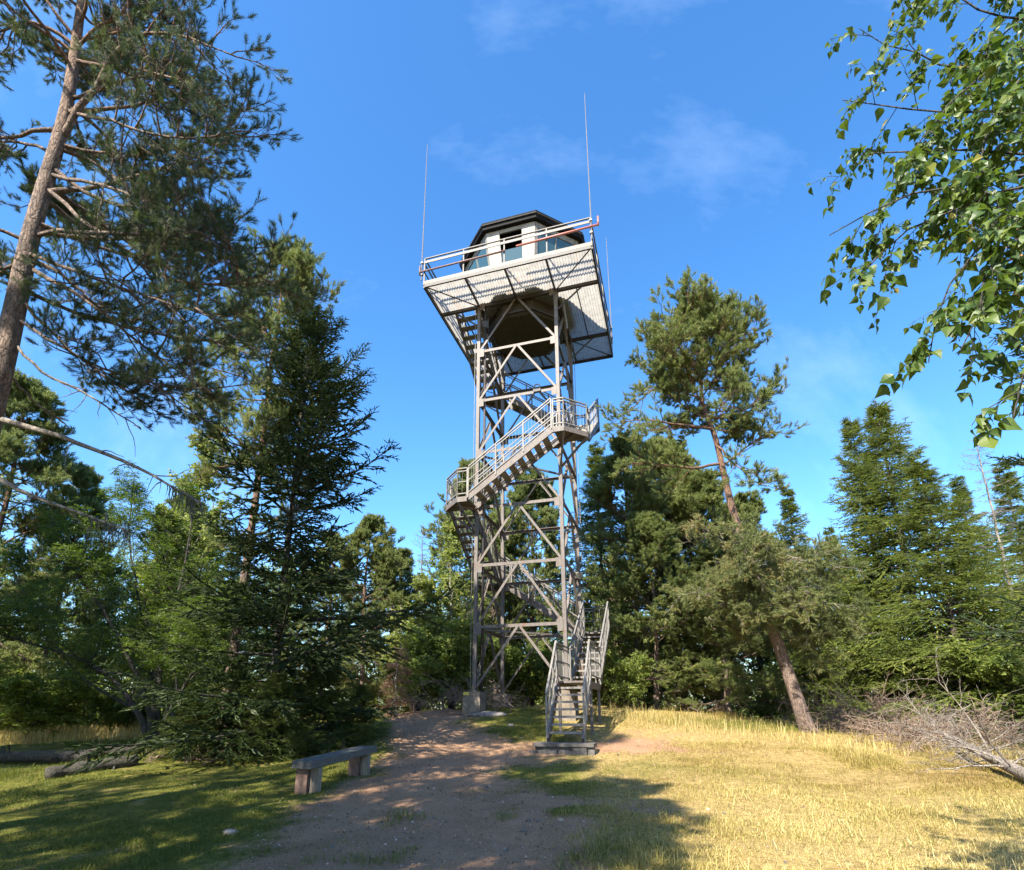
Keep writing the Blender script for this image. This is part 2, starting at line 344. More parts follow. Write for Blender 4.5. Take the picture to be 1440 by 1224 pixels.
blades(90000, (-.5, 14), (4.8, 18), lambda x, y: inview(x, y)*sstep(lump(x+9, y, .75), -.1, .8)*(1-path_mask(x, y))*.8*sstep(x, -.3, .8), lambda x, y, r: .03+.06*r.uniform(0, 1, len(x)), .0032, 8, 'grass_sprouts', M['green_grass'], 'green shoots mixed into the dry grass', .9, lambda x, y: .7+0*x)
blades(60000, (2.2, 15), (9, 19.5), lambda x, y: inview(x, y)*np.exp(-((y-(17.2-.58*(x-3)-.0*x))/.9)**2)*.8+.9*np.exp(-((x-4.4)/1.8)**2-((y-17.2)/1.2)**2),
       lambda x, y, r: .26+.22*clump(x, y), .004, 2, 'tall_straw', M['dry_grass'], 'tall pale straw along the edge of the clearing', 1.1)
blades(420000, (-13, 2.0), (4.8, 19), lambda x, y: inview(x, y)*(1-dry_mask(x, y))*(1-sstep(path_mask(x, y)+.25*lump(x*3, y*3, 1.3), .15, .95))*(.3+.7*clump(x, y))*1.0,
       lambda x, y, r: .035+.04*clump(x, y)+.10*sstep(lump(x+5, y, .8), .5, 1.), .0034, 3, 'green_grass', M['green_grass'], 'short green grass and moss on the shaded left side', 1.5, lambda x, y: .45+.25*lump(x+4, y, .6))
blades(40000, (-.8, 8.5), (13.5, 20), lambda x, y: np.maximum(np.exp(-((x-.3)/.8)**2-((y-14.6)/1.1)**2), np.exp(-((x-5.6)/2.6)**2-((y-16.8)/.9)**2)),
       lambda x, y, r: .16+.12*clump(x, y), .0045, 5, 'green_tussocks', M['green_grass'], 'green tussocks beside the stair foot and on the crest', .7)
blades(50000, (-18, -7), (17, 24), lambda x, y: .7+0*x, lambda x, y, r: .30+.2*clump(x, y), .006, 6, 'meadow_straw', M['dry_grass'], 'pale tall grass in the gap under the left trees', .7)
def litter(n, seed, name, keep, mat, label, size):
    r = np.random.default_rng(seed); x = r.uniform(-5.5, 9, n); y = r.uniform(4.8, 18, n); k = r.uniform(0, 1, n) < keep(x, y); x, y = x[k], y[k]; n = len(x)
    c = np.stack([x, y, gz(x, y)+.004], 1); a = r.uniform(0, 2*PI, n); L = size*r.lognormal(0, .5, n); W = L*r.uniform(.15, .8, n)
    d = np.stack([np.cos(a), np.sin(a), r.normal(0, .25, n)], 1); s = np.stack([-np.sin(a), np.cos(a), r.normal(0, .3, n)], 1)
    up = np.array([0, 0, 1])*(L*.45)[:, None]
    v = np.stack([c-d*L[:, None]*.5, c+s*W[:, None]*.5, c+d*L[:, None]*.5, c-s*W[:, None]*.5, c+up], 1); b = (np.arange(n)*5)[:, None]
    mb = MB(); mb.add(v, tris=np.concatenate([b+np.array(t) for t in ((0, 1, 4), (1, 2, 4), (2, 3, 4), (3, 0, 4))]), tint=np.repeat(r.uniform(0, 1, n)**1.6, 5))
    o = mb.build(name, mat); o['kind'] = 'stuff'; o['label'] = label
litter(60000, 7, 'gravel', lambda x, y: inview(x, y, .5)*(path_mask(x, y)*.9+.05)*np.clip(1.5-y/14, .15, 1), M['litter'], 'small stones, cones and needle litter on the path', .014)

# ------------------------------------------------------------------ foliage engine (numpy)
UP = np.array([0, 0, 1.])
def unit(v): return v/(np.linalg.norm(v, axis=-1, keepdims=True)+1e-9)
def grow(r, P0, D, L, m, wander=.15, lift=0., lift_end=None):
    """n curved shoots of m points; lift pulls up (or down) along the way"""
    P0 = np.asarray(P0, float); D = unit(np.asarray(D, float)); L = np.asarray(L, float); n = len(P0)
    P = np.empty((n, m, 3)); P[:, 0] = P0; d = D.copy()
    for i in range(1, m):
        f = i/(m-1); l = lift if lift_end is None else lift+(lift_end-lift)*f
        d = unit(d+r.normal(0, wander, (n, 3))+UP*(l if np.ndim(l) == 0 else np.asarray(l)[:, None]))
        P[:, i] = P[:, i-1]+d*(L/(m-1))[:, None]
    return P
def sample(P, t):
    m = P.shape[1]; f = np.clip(t*(m-1), 0, m-1.001); i = f.astype(int); w = (f-i)[:, None]; n = np.arange(len(P))
    return P[n, i]*(1-w)+P[n, i+1]*w, unit(P[n, i+1]-P[n, i])
def kidsof(r, P, per, t0, t1, ang, flat=.5, sag=0., angj=.2):
    """per children of every shoot: where they start, their direction, parent index, position along it"""
    n = len(P); idx = np.repeat(np.arange(n), per); t = t0+(t1-t0)*((np.tile(np.arange(per), n)+r.uniform(0, 1, n*per))/per)
    p, tan = sample(P[idx], t)
    side = unit(np.cross(tan, UP)+1e-6); u = np.cross(side, tan)
    sg = np.where(np.tile(np.arange(per), n) % 2 == 0, 1., -1.)[:, None]
    psi = r.normal(0, flat, (n*per, 1))
    a = ang+r.normal(0, angj, (n*per, 1))
    d = tan*np.cos(a)+(side*sg*np.cos(psi)+u*np.sin(psi))*np.sin(a)-UP*sag
    return p, unit(d), idx, t
def shoot_template(r, k, length, nl, nw, ang, spread=.25, core=0.):
    """needles along a shoot of unit axis +z: (k,3,3) triangles"""
    s = length*(np.arange(k)+r.uniform(0, 1, k))/k; phi = np.arange(k)*2.4+r.uniform(-.4, .4, k); a = ang*(1-.55*s/length)+r.normal(0, spread, k)
    d = np.stack([np.cos(phi)*np.sin(a), np.sin(phi)*np.sin(a), np.cos(a)], 1); w = np.stack([-np.sin(phi), np.cos(phi), np.zeros(k)], 1)
    b = np.stack([np.zeros(k), np.zeros(k), s], 1); L = nl*r.uniform(.7, 1.2, (k, 1))
    T = np.stack([b-w*nw/2, b+w*nw/2, b+d*L], 1)
    if core:                                                        # the dense middle of the shoot, two crossed slender blades
        c = core/2; z = length
        C = [[(c, 0, z*.3), (0, 0, z*1.05), (-c, 0, z*.3)], [(c, 0, z*.3), (-c, 0, z*.3), (0, 0, -.02)], [(0, c, z*.35), (0, 0, z*1.05), (0, -c, z*.35)], [(0, c, z*.35), (0, -c, z*.35), (0, 0, -.02)]]
        T = np.concatenate([T, np.array(C, float)])
    return T
def place_shoots(r, mb, pos, axis_, size, temps, tint):
    n = len(pos)
    if n == 0: return
    z = unit(axis_); q = unit(r.normal(0, 1, (n, 3))); x = unit(np.cross(z, q)); y = np.cross(z, x); pick = r.integers(0, len(temps), n)
    for i, T in enumerate(temps):
        s = pick == i; k = len(T)
        if not s.any(): continue
        F = np.stack([x[s], y[s], z[s]], 1)                       # n,3(basis),3
        v = pos[s][:, None]+np.einsum('kb,nbc->nkc', T.reshape(-1, 3), F)*np.asarray(size)[s][:, None, None]
        nn = int(s.sum()); mb.add(v, tris=np.arange(nn*k*3).reshape(-1, 3), tint=np.repeat(tint[s], k*3))
def leaf_cards(r, mb, pos, dirn, size, tint, wid=.55, droop=.5, fold=.25):
    n = len(pos); d = unit(dirn+r.normal(0, .55, (n, 3))-UP*droop); s = unit(np.cross(d, unit(r.normal(0, 1, (n, 3))+UP*.9))); nn = np.cross(s, d)
    L = size*r.uniform(.65, 1.25, n)
    L_ = L[:, None]; w = L_*wid*.5
    v = np.stack([pos, pos+d*L_*.42+s*w+nn*w*fold, pos+d*L_, pos+d*L_*.42-s*w+nn*w*fold], 1); b = (np.arange(n)*4)[:, None]
    mb.add(v, tris=np.concatenate([b+np.array([0, 1, 2]), b+np.array([0, 2, 3])]), tint=np.repeat(tint, 4))
def taper(n, m, r0, r1): return np.asarray(r0)[:, None]*(1-np.linspace(0, 1, m))[None]+np.asarray(r1)*np.linspace(0, 1, m)[None] if np.ndim(r1) == 0 else None

def tree_root(name, loc, label, cat='tree', group=None): return tag(empty(name, loc), label, cat, group)

def trunk_curve(pts, n=24, r=None, wob=0.):
    pts = np.asarray(pts, float); s = np.concatenate([[0], np.cumsum(np.linalg.norm(np.diff(pts, axis=0), axis=1))]); t = np.linspace(0, s[-1], n)
    P = np.stack([np.interp(t, s, pts[:, i]) for i in range(3)], 1)
    for _ in range(2): P[1:-1] = (P[:-2]+2*P[1:-1]+P[2:])/4
    if wob: P[1:-1] += r.normal(0, wob, (n-2, 3))*[1, 1, 0]
    return P

def flare(P, r0, r1, power=1.0, foot=.35):
    t = np.linspace(0, 1, len(P)); return r0+(r1-r0)*t**power+r0*foot*np.exp(-t*len(P)/1.6)

def tubes_tint(mb, P, R0, R1, k): mb.tubes(P, np.asarray(R0)[:, None]*(1-np.linspace(0, 1, P.shape[1]))[None]+R1*np.linspace(0, 1, P.shape[1])[None], k)

def pine(root, seed, trunk, r0, z0f, limbs, reach, mats, needle=(26, .13, .062, .0055), per2=9, per3=5, tufts=5, droop=-.05, upper_lift=.12, extra=None, l2=.42, bare=.3, tint0=.45, prof=None, trunk_r1=.03, fol0=.0, core=0., avoid=None, l3=(.07, .26), t0=.5, nang=1.1):
    """a Scots pine: trunk polyline (local), limbs spread over its upper part, needle tufts on the outer shoots"""
    r = np.random.default_rng(seed); H = len(trunk); wood = MB(); fol = MB()
    rad = flare(trunk, r0, trunk_r1); wood.tubes(trunk[None], rad[None], 12)
    f = z0f+(1-z0f)*np.sort(r.uniform(0, 1, limbs))**.9; f = np.clip(f, 0, .985)
    p, tan = sample(np.repeat(trunk[None], limbs, 0), f)
    az = np.arange(limbs)*2.4+r.uniform(-.5, .5, limbs); g = (f-z0f)/(1-z0f)
    pf = prof if prof is not None else (lambda g: (.55+.75*g)*(g < .35)+(g >= .35)*(.81-(g-.35)*.95))
    L = reach*np.clip(pf(g), .12, 2)*r.uniform(.7, 1.2, limbs)
    el = -.15+1.0*g+r.normal(0, .15, limbs)
    if avoid is not None:
        kp = ~avoid(az, g); f, p, tan, az, g, L, el = f[kp], p[kp], tan[kp], az[kp], g[kp], L[kp], el[kp]
    d = np.stack([np.cos(az)*np.cos(el), np.sin(az)*np.cos(el), np.sin(el)], 1)
    P1 = grow(r, p, d, L, 10, .14, droop, upper_lift); R1 = np.interp(f, np.linspace(0, 1, H), rad)*.42
    R1 = np.minimum(R1, .012+.02*L)
    if extra is not None:
        E = np.stack([trunk_curve(e[0], 10, r, .02) for e in extra]); P1 = np.concatenate([P1, E]); R1 = np.concatenate([R1, [e[1] for e in extra]]); L = np.concatenate([L, [np.linalg.norm(np.diff(e, axis=0), axis=1).sum() for e in E]])
    tubes_tint(wood, P1, R1, .006, 6)
    p2, d2, i2, t2 = kidsof(r, P1, per2, bare, 1.0, .75, .55)
    L2 = (.25+l2*L[i2]*(1.15-t2*.75))*r.uniform(.5, 1.15, len(i2))
    P2 = grow(r, p2, d2, L2, 6, .18, .0, .10); tubes_tint(wood, P2, np.minimum(R1[i2]*.45, .006+.009*L2), .0035, 4)
    p3, d3, i3, t3 = kidsof(r, P2, per3, .25, 1.0, .7, .7)
    L3 = (l3[0]+l3[1]*L2[i3])*r.uniform(.6, 1.2, len(i3)); P3 = grow(r, p3, d3, L3, 4, .15, .16); tubes_tint(wood, P3, np.full(len(P3), .0045), .002, 3)
    # tufts
    T = [shoot_template(r, needle[0], needle[1], needle[2], needle[3], nang, core=core) for _ in range(5)]
    c2 = r.normal(0, .13, len(P2)); dead = r.uniform(0, 1, len(P2)) < fol0
    pos = []; ax = []; tn = []
    for k in range(tufts):
        t = t0+(1-t0)*(k+r.uniform(0, 1, len(P3)))/tufts; q, tg = sample(P3, t); pos.append(q); ax.append(tg+UP*.35+r.normal(0, .35, tg.shape)); tn.append(c2[i3])
    for k in range(2):
        q, tg = sample(P2, np.full(len(P2), .86+.12*k)); pos.append(q); ax.append(tg+UP*.3); tn.append(c2)
    pos = np.concatenate(pos); ax = np.concatenate(ax); tn = np.concatenate(tn); keep = ~np.concatenate([dead[i3]]*tufts+[dead]*2)
    pos, ax, tn = pos[keep], ax[keep], tn[keep]
    place_shoots(r, fol, pos, ax, r.uniform(.75, 1.25, len(pos)), T, np.clip(tint0+tn+r.normal(0, .16, len(pos)), 0, 1))
    wood.build('trunk', M[mats[0]], root, True); fol.build('crown', M[mats[1]], root)
    return P1

def spruce(root, seed, H, Rb, r0, whorls, per, mats, z0=.03, needle=(18, .17, .036, .0075), per2=13, per3=3, nsh=4, el=(-.25, .75), lift=(-.10, .14), ragged=.25, expo=.85, hang=.12, tint0=.45, open_=0., l2=.36, foliage=True, skirt=1., core=0., aniso=(0, 0)):
    """a spruce: whorled branches in a cone, side twigs clothed in short needles"""
    r = np.random.default_rng(seed); wood = MB(); fol = MB()
    tr = trunk_curve([(0, 0, -.2), (r.normal(0, .05), r.normal(0, .05), H*.5), (0, 0, H)], 26, r, .012); wood.tubes(tr[None], flare(tr, r0, .012, .9)[None], 10)
    h = np.concatenate([np.full(per, z0*H+(H*.985-z0*H)*(i/whorls)**1.0) for i in range(whorls)]); n = len(h)
    h = np.clip(h+r.normal(0, .10, n), z0*H, H*.99); g = h/H
    az = np.tile(np.arange(per)*2*PI/per, whorls)+np.repeat(r.uniform(0, 6, whorls), per)+r.normal(0, .25, n)
    L = Rb*np.clip(1-g, .015, 1)**expo*r.uniform(1-ragged*1.5, 1+ragged, n)*np.where(g < .12, skirt, 1)*(1+aniso[0]*np.cos(az-aniso[1]))
    e = el[0]+(el[1]-el[0])*g+r.normal(0, .10, n)
    p, _ = sample(np.repeat(tr[None], n, 0), np.interp(h, tr[:, 2], np.linspace(0, 1, 26)))
    d = np.stack([np.cos(az)*np.cos(e), np.sin(az)*np.cos(e), np.sin(e)], 1)
    keep = r.uniform(0, 1, n) > open_; p, d, L, g = p[keep], d[keep], L[keep], g[keep]
    P1 = grow(r, p, d, L, 9, .06, lift[0], lift[1]); tubes_tint(wood, P1, .006+.011*L, .004, 5)
    p2, d2, i2, t2 = kidsof(r, P1, per2, .14, 1.0, .85, .3, hang)
    L2 = (.15+l2*L[i2]*np.clip(1.05-t2, .05, 1)+.12*t2)*r.uniform(.6, 1.15, len(i2)); P2 = grow(r, p2, d2, L2, 5, .09, -.06, .03)
    tubes_tint(wood, P2, np.full(len(P2), .006), .003, 3)
    if not foliage:
        p3, d3, i3, t3 = kidsof(r, P2, 3, .2, 1.0, .7, .5); P3 = grow(r, p3, d3, .4*L2[i3]+.05, 4, .12, -.05); tubes_tint(wood, P3, np.full(len(P3), .004), .002, 3)
        wood.build('trunk', M[mats[0]], root, True); return
    p3, d3, i3, t3 = kidsof(r, P2, per3, .15, .9, .75, .35, .05)
    L3 = (.07+.42*L2[i3]*(1.05-t3))*r.uniform(.6, 1.2, len(i3)); P3 = grow(r, p3, d3, L3, 4, .08, -.03)
    T = [shoot_template(r, needle[0], needle[1], needle[2], needle[3], .95, .2, core) for _ in range(5)]
    c1 = r.normal(0, .10, len(P1)); pos = []; ax = []; tn = []; sz = []
    def along(P, L_, c, k):
        for j in range(k):
            t = (j+.3*r.uniform(0, 1, len(P)))/k; q, tg = sample(P, t); pos.append(q); ax.append(tg); tn.append(c+.10*t); sz.append(np.clip(L_/k/needle[1]*1.15, .5, 1.5))
    along(P2, L2, c1[i2], nsh); along(P3, L3, c1[i2][i3], max(1, nsh//2))
    q1 = max(4, nsh*2); along(P1[:, 3:], L*.67, c1, q1)
    pos = np.concatenate(pos); ax = np.concatenate(ax); tn = np.concatenate(tn); sz = np.concatenate(sz)
    place_shoots(r, fol, pos, ax, sz, T, np.clip(tint0+tn+r.normal(0, .14, len(pos)), 0, 1))
    wood.build('trunk', M[mats[0]], root, True); fol.build('crown', M[mats[1]], root)

def broadleaf(root, seed, stems, mats, limbs=14, reach=2.0, per2=8, per3=5, leaves=7, size=.07, wid=.5, l2=.45, tint0=.45, el=(.2, .9), droop=.4, start=.3, pinnate=0, r1=.012):
    """a broad-leaved tree or bush: stems (polylines with radius), limbs, twigs and separate leaves"""
    r = np.random.default_rng(seed); wood = MB(); fol = MB(); A = []
    for pts, rad in stems:
        tr = trunk_curve(pts, 16, r, .02); rr = flare(tr, rad, r1, .8, .2); wood.tubes(tr[None], rr[None], 8)
        f = np.sort(r.uniform(start, .98, limbs)); p, tan = sample(np.repeat(tr[None], limbs, 0), f); az = np.arange(limbs)*2.4+r.uniform(0, 6)
        e = el[0]+(el[1]-el[0])*f+r.normal(0, .2, limbs); d = np.stack([np.cos(az)*np.cos(e), np.sin(az)*np.cos(e), np.sin(e)], 1)
        L = reach*(1.1-.75*f)*r.uniform(.6, 1.2, limbs); P1 = grow(r, p, unit(d+.5*tan), L, 8, .14, -.02, .05)
        tubes_tint(wood, P1, np.minimum(np.interp(f, np.linspace(0, 1, 16), rr)*.5, .006+.012*L), .004, 5); A.append((P1, L))
        A.append((tr[None, 8:], np.array([np.linalg.norm(tr[-1]-tr[8])])) ) if False else None
    P1 = np.concatenate([a[0] for a in A]); L = np.concatenate([a[1] for a in A])
    p2, d2, i2, t2 = kidsof(r, P1, per2, .2, 1.0, .8, .8); L2 = (.15+l2*L[i2]*(1.1-.8*t2))*r.uniform(.5, 1.15, len(i2)); P2 = grow(r, p2, d2, L2, 5, .16, .03)
    tubes_tint(wood, P2, np.full(len(P2), .006), .0025, 3)
    p3, d3, i3, t3 = kidsof(r, P2, per3, .2, 1.0, .8, .8); L3 = (.10+.35*L2[i3])*r.uniform(.6, 1.2, len(i3)); P3 = grow(r, p3, d3, L3, 4, .18, -.03)
    tubes_tint(wood, P3, np.full(len(P3), .003), .0015, 3)
    c2 = r.normal(0, .16, len(P2)); pos = []; ax = []; tn = []
    for k in range(leaves):
        q, tg = sample(P3, .15+.85*(k+r.uniform(0, 1, len(P3)))/leaves); pos.append(q); sd = unit(np.cross(tg, UP)+1e-6)*(1 if k % 2 else -1); ax.append(tg*.6+sd); tn.append(c2[i3])
    pos = np.concatenate(pos); ax = np.concatenate(ax); tn = np.clip(tint0+np.concatenate(tn)+r.normal(0, .14, len(pos)), 0, 1)
    if pinnate:
        d = unit(ax+r.normal(0, .3, ax.shape)-UP*.15); Lc = size*3.2; sd = unit(np.cross(d, UP)+1e-6); nn = np.cross(sd, d)
        for j in range(pinnate):
            f = (j//2+1)/(pinnate/2+.5); g = 1. if j % 2 else -1.; q = pos+d*Lc*f-UP*Lc*.25*f*f
            leaf_cards(r, fol, q, d*.5+sd*g*1.2, np.full(len(q), size), tn, wid, .15)
    else: leaf_cards(r, fol, pos, ax, np.full(len(pos), size), tn, wid, droop)
    wood.build('trunk', M[mats[0]], root, True); fol.build('crown', M[mats[1]], root)
litter(2600, 9, 'loose_stones', lambda x, y: inview(x, y, .5)*path_mask(x, y), M['slab'], 'scattered loose stones and bark chips on the path', .024)
# ================================================================== the lookout tower
TX, TY, PHI = .624, 18.371, .28628
ZB = 1.40; LEG = 1.45; L0 = 4.079; PH = 2.017; ZT = L0+6*PH; ZD = 16.22
tower = tag(empty('lookout_tower', (TX, TY, ZB), -PHI), 'tall steel lattice fire lookout tower with outside stairs and an octagonal cabin', 'tower')
OFF = (0, 0, ZB)
def tb(mb, name, mat, parent=tower, smooth=False): return mb.build(name, M[mat], parent, smooth, OFF)
def rotq(p, q):
    x, y, z = p
    for _ in range(q % 4): x, y = -y, x
    return (x, y, z)
def tloc(lx, ly, z): return np.array([TX+lx*math.cos(PHI)+ly*math.sin(PHI), TY-lx*math.sin(PHI)+ly*math.cos(PHI), z])
# legs (square box section) standing on concrete piers
for sx in (-1, 1):
    for sy in (-1, 1):
        mb = MB(); x, y = sx*LEG, sy*LEG; pz = 2.07
        mb.bar((x, y, pz+.03), (x, y, ZT), .115, .115, up=(0, 1, 0)); mb.box((x, y, pz+.02), (.34, .34, .03))
        for k in range(7):                                          # gusset plates at the joints
            z = L0+k*PH
            mb.box((x-sx*.13, y+sy*.064, z-.09), (.18, .01, .30)); mb.box((x+sx*.064, y-sy*.13, z-.09), (.01, .18, .30))
        leg = tb(mb, 'leg', 'steel')
        g = G(*tloc(x, y, 0)[:2]); mb = MB()
        mb.poly([(x-.30, y-.30, g-.5), (x+.30, y-.30, g-.5), (x+.30, y+.30, g-.5), (x-.30, y+.30, g-.5), (x-.27, y-.27, pz), (x+.27, y-.27, pz), (x+.27, y+.27, pz), (x-.27, y+.27, pz)],
                [(0, 3, 2, 1), (4, 5, 6, 7), (0, 1, 5, 4), (1, 2, 6, 5), (2, 3, 7, 6), (3, 0, 4, 7)])
        pier = tb(mb, 'pier', 'concrete')
        if sx < 0 and sy < 0:
            mb = MB(); mb.box((x-.17, y-.276, pz-.05), (.19, .012, .09)); tb(mb, 'paint_mark', 'yellow', pier)
# horizontal beams and the inverted-V bracing of each face
for q in range(4):
    out = rotq((0, -1, 0), q)
    for k in range(7):
        z = L0+k*PH; mb = MB(); o = LEG+.012 if q % 2 == 0 else LEG
        mb.angle(rotq((-LEG+.058, -o-.03, z), q), rotq((LEG-.058, -o-.03, z), q), .10, .018, out); tb(mb, 'beam', 'steel')
    for k in range(-1, 6):
        z0 = L0+k*PH if k >= 0 else 2.16; z1 = L0+(k+1)*PH-.05
        for s in (-1, 1):
            mb = MB(); mb.angle(rotq((s*(LEG-.07), -LEG-.05-.012*(s > 0), z0+.06), q), rotq((s*.05, -LEG-.05-.012*(s > 0), z1), q), .075, .014, out); tb(mb, 'brace', 'steel')
# inner horizontal cross members at two levels
for k in (0, 3):
    mb = MB(); z = L0+k*PH-.06; mb.bar((-LEG, -LEG, z), (LEG, LEG, z), .06, .06); tb(mb, 'tie_rod', 'steel')
# cable conduits and the thin lightning wires beside the legs
mb = MB(); mb.tube([(-LEG+.22, -LEG+.05, 1.5), (-LEG+.22, -LEG+.05, ZT)], .045, 8); tb(mb, 'conduit', 'steel_dark', smooth=True)
for x, y in ((-LEG-.14, -LEG-.02), (LEG+.12, LEG+.12)):
    mb = MB(); mb.tube([(x, y, 1.5), (x, y, ZD+.9)], .011, 5); tb(mb, 'lightning_wire', 'galv')
mb = MB(); mb.tube([(.72+.11*math.cos(a), -LEG-.08, L0+4*PH+.13+.13*math.sin(a)) for a in np.linspace(-.6, PI+.6, 12)], .022, 6); mb.box((.72, -LEG-.08, L0+4*PH+.02), (.26, .05, .10)); tb(mb, 'pulley_hook', 'steel_dark')

# ---- stairs winding round the legs
IN, OUT = 1.60, 2.42
def rail_panel(mb, p0, p1, slope=0., n=None, pick=.105, zt=1.0):
    """handrail, mid and bottom rails, posts and thin pickets between two floor points"""
    p0 = np.array(p0, float); p1 = np.array(p1, float); d = p1-p0; L = np.linalg.norm(d[:2])
    if L < .05: return
    n = n or max(1, round(L/1.0)); u = lambda z: np.array([0, 0, z])
    mb.bar(p0+u(zt), p1+u(zt), .05, .035)
    mb.bar(p0+u(zt*.53), p1+u(zt*.53), .026, .026); mb.bar(p0+u(.12), p1+u(.12), .034, .034); mb.bar(p0+u(zt-.10), p1+u(zt-.10), .03, .03)
    for i in range(n+1):
        q = p0+d*i/n; mb.bar(q+u(-.05), q+u(zt-.02), .038, .038, up=(0, 1, 0))
    k = max(1, int(L/pick))
    for i in range(1, k):
        q = p0+d*i/k; mb.bar(q+u(.13), q+u(zt-.11), .006, .006, up=(0, 1, 0))
def flight(q, z0, z1, y0=-1.42, y1=1.42, inn=IN, out=OUT, steps=None):
    n = steps or max(5, round((z1-z0)/.2)); run = (y1-y0)
    zz = lambda y: z0+(z1-z0)*(y-y0)/run
    mb = MB()
    for x in (inn, out):
        mb.bar(rotq((x, y0, z0-.02), q), rotq((x, y1, z1-.02), q), .05, .21)
    st = tb(mb, 'stair_flight', 'steel')
    for i in range(1, n):
        y = y0+run*i/n; z = z0+(z1-z0)*i/n; mb = MB()
        a = rotq(((inn+out)/2, y-.01, z), q); sx, sy = (out-inn-.06, .21) if q % 2 == 0 else (.21, out-inn-.06)
        mb.box(a, (sx, sy, .03)); b_ = rotq(((inn+out)/2, y-.115, z-.012), q); mb.box(b_, (sx-.004 if q % 2 == 0 else .02, .02 if q % 2 == 0 else sy-.004, .052))
        tb(mb, 'tread', 'tread', st)
    for x in (inn, out):
        mb = MB(); dx = .035 if x == out else -.035
        rail_panel(mb, rotq((x+dx, y0+.03, z0+.02), q), rotq((x+dx, y1-.03, z1+.02), q), n=3, zt=1.03); tb(mb, 'stair_railing', 'galv', st)
    return st
def landing(q, z, front_wall=True):
    """corner landing with a chamfered outer corner, between flight q-1 and flight q"""
    pts = [(1.44, -IN), (1.44, -OUT), (1.78, -OUT), (OUT, -1.78), (OUT, -1.44), (IN, -1.44)]
    mb = MB(); P = [rotq((x, y, z), q) for x, y in pts]; k = len(P); t = np.array([0, 0, -.05])
    mb.poly(P+[np.array(p)+t for p in P], [list(range(k)), list(range(k, 2*k))[::-1]]+[[i, i+k, (i+1) % k+k, (i+1) % k] for i in range(k)])
    for a, b in ((1, 2), (2, 3), (3, 4)):
        mb.bar(np.array(P[a])+[0, 0, -.06], np.array(P[b])+[0, 0, -.06], .05, .17)
    for a in (2, 3): mb.bar(rotq((LEG, -LEG, z-.95), q), np.array(P[a])+[0, 0, -.12], .06, .06)
    mb.bar(rotq((LEG, -LEG, z-.09), q), rotq(((1.78+OUT)/2, -(1.78+OUT)/2, z-.09), q), .06, .08)
    la = tb(mb, 'landing', 'steel'); mb = MB()
    for a, b in ((1, 2), (2, 3), (3, 4)):
        rail_panel(mb, np.array(P[a])+[0, 0, .02], np.array(P[b])+[0, 0, .02], n=1, pick=.12)
    tb(mb, 'landing_railing', 'galv', la)
LV = [2.27, 4.15, 6.15, 8.15, 10.15, 12.2, 14.2, 16.22]
for i in range(7):
    flight(i % 4, LV[i], LV[i+1])
    if 0 < i: landing(i % 4, LV[i])
# bottom landing and the entrance flight in line with the first flight
mb = MB(); mb.box(((IN+OUT)/2, -2.42, LV[0]-.025), (OUT-IN, 1.92, .05))
for x in (IN, OUT): mb.bar((x, -3.36, LV[0]-.11), (x, -1.48, LV[0]-.11), .05, .18)
for x in (IN, OUT):
    for y in (-3.25, -1.7): mb.bar((x, y, G(*tloc(x, y, 0)[:2])-.1), (x, y, LV[0]-.18), .07, .07, up=(0, 1, 0))
la = tb(mb, 'landing', 'steel'); mb = MB()
rail_panel(mb, (OUT+.035, -3.34, LV[0]+.02), (OUT+.035, -1.5, LV[0]+.02), n=2); rail_panel(mb, (IN-.035, -3.34, LV[0]+.02), (IN-.035, -1.6, LV[0]+.02), n=2); tb(mb, 'landing_railing', 'galv', la)
flight(0, .86, LV[0], y0=-4.72, y1=-3.38, steps=8)

# ---- the deck: translucent corrugated sheet on a dark steel frame
def corr(mb, x0, x1, y0, y1, z):
    nx = max(4, int((x1-x0)/.012)); xs = np.linspace(x0, x1, nx); ys = np.linspace(y0, y1, 6)
    Xg, Yg = np.meshgrid(xs, ys); Zg = z+.013*np.sin(Xg*2*PI/.096)
    i = (np.arange(5)[:, None]*nx+np.arange(nx-1)[None]).ravel(); mb.add(np.stack([Xg, Yg, Zg], -1).reshape(-1, 3), quads=np.stack([i, i+1, i+nx+1, i+nx], 1))
mb = MB(); D = 3.0; HX0, HX1, HY0, HY1 = -2.47, -1.56, -1.45, 1.05
corr(mb, -D+.02, HX0, -D+.02, D-.02, ZD); corr(mb, HX0, HX1, -D+.02, HY0, ZD); corr(mb, HX0, HX1, HY1, D-.02, ZD); corr(mb, HX1, D-.02, -D+.02, D-.02, ZD)
deck = tb(mb, 'deck', 'sheet', smooth=True)
mb = MB(); zf = ZD-.075
for s in (-1, 1):
    mb.bar((s*D, -D, zf), (s*D, D, zf), .06, .12); mb.bar((-D+.03, s*(D-.004), zf), (D-.03, s*(D-.004), zf), .06, .116)
    mb.bar((-D+.03, s*LEG, zf-.01), (D-.03, s*LEG, zf-.01), .09, .12)
    for sy in (-1, 1): mb.bar((s*(D-.05), sy*(D-.05), zf), (s*(LEG+.05), sy*(LEG+.05), zf), .03, .03)
for x in (-LEG, 0, LEG):
    for s in (-1, 1): mb.bar((x, s*(D-.04), zf-.004), (x, s*(LEG+.046), zf-.004), .055, .10)
for x in (-LEG, LEG): mb.bar((x, -LEG+.046, zf-.02), (x, LEG-.046, zf-.02), .08, .10)
for x in (-2.2, 2.2): mb.bar((x, -LEG+.05, zf+.01), (x, LEG-.05, zf+.01), .035, .05)
for s in (-1, 1):
    for sx in (-1, 1): mb.bar((sx*LEG, s*LEG, ZT-.9), (sx*D*.8, s*LEG, zf-.07), .045, .045)
tb(mb, 'deck_frame', 'steel_dark', deck)
mb = MB()
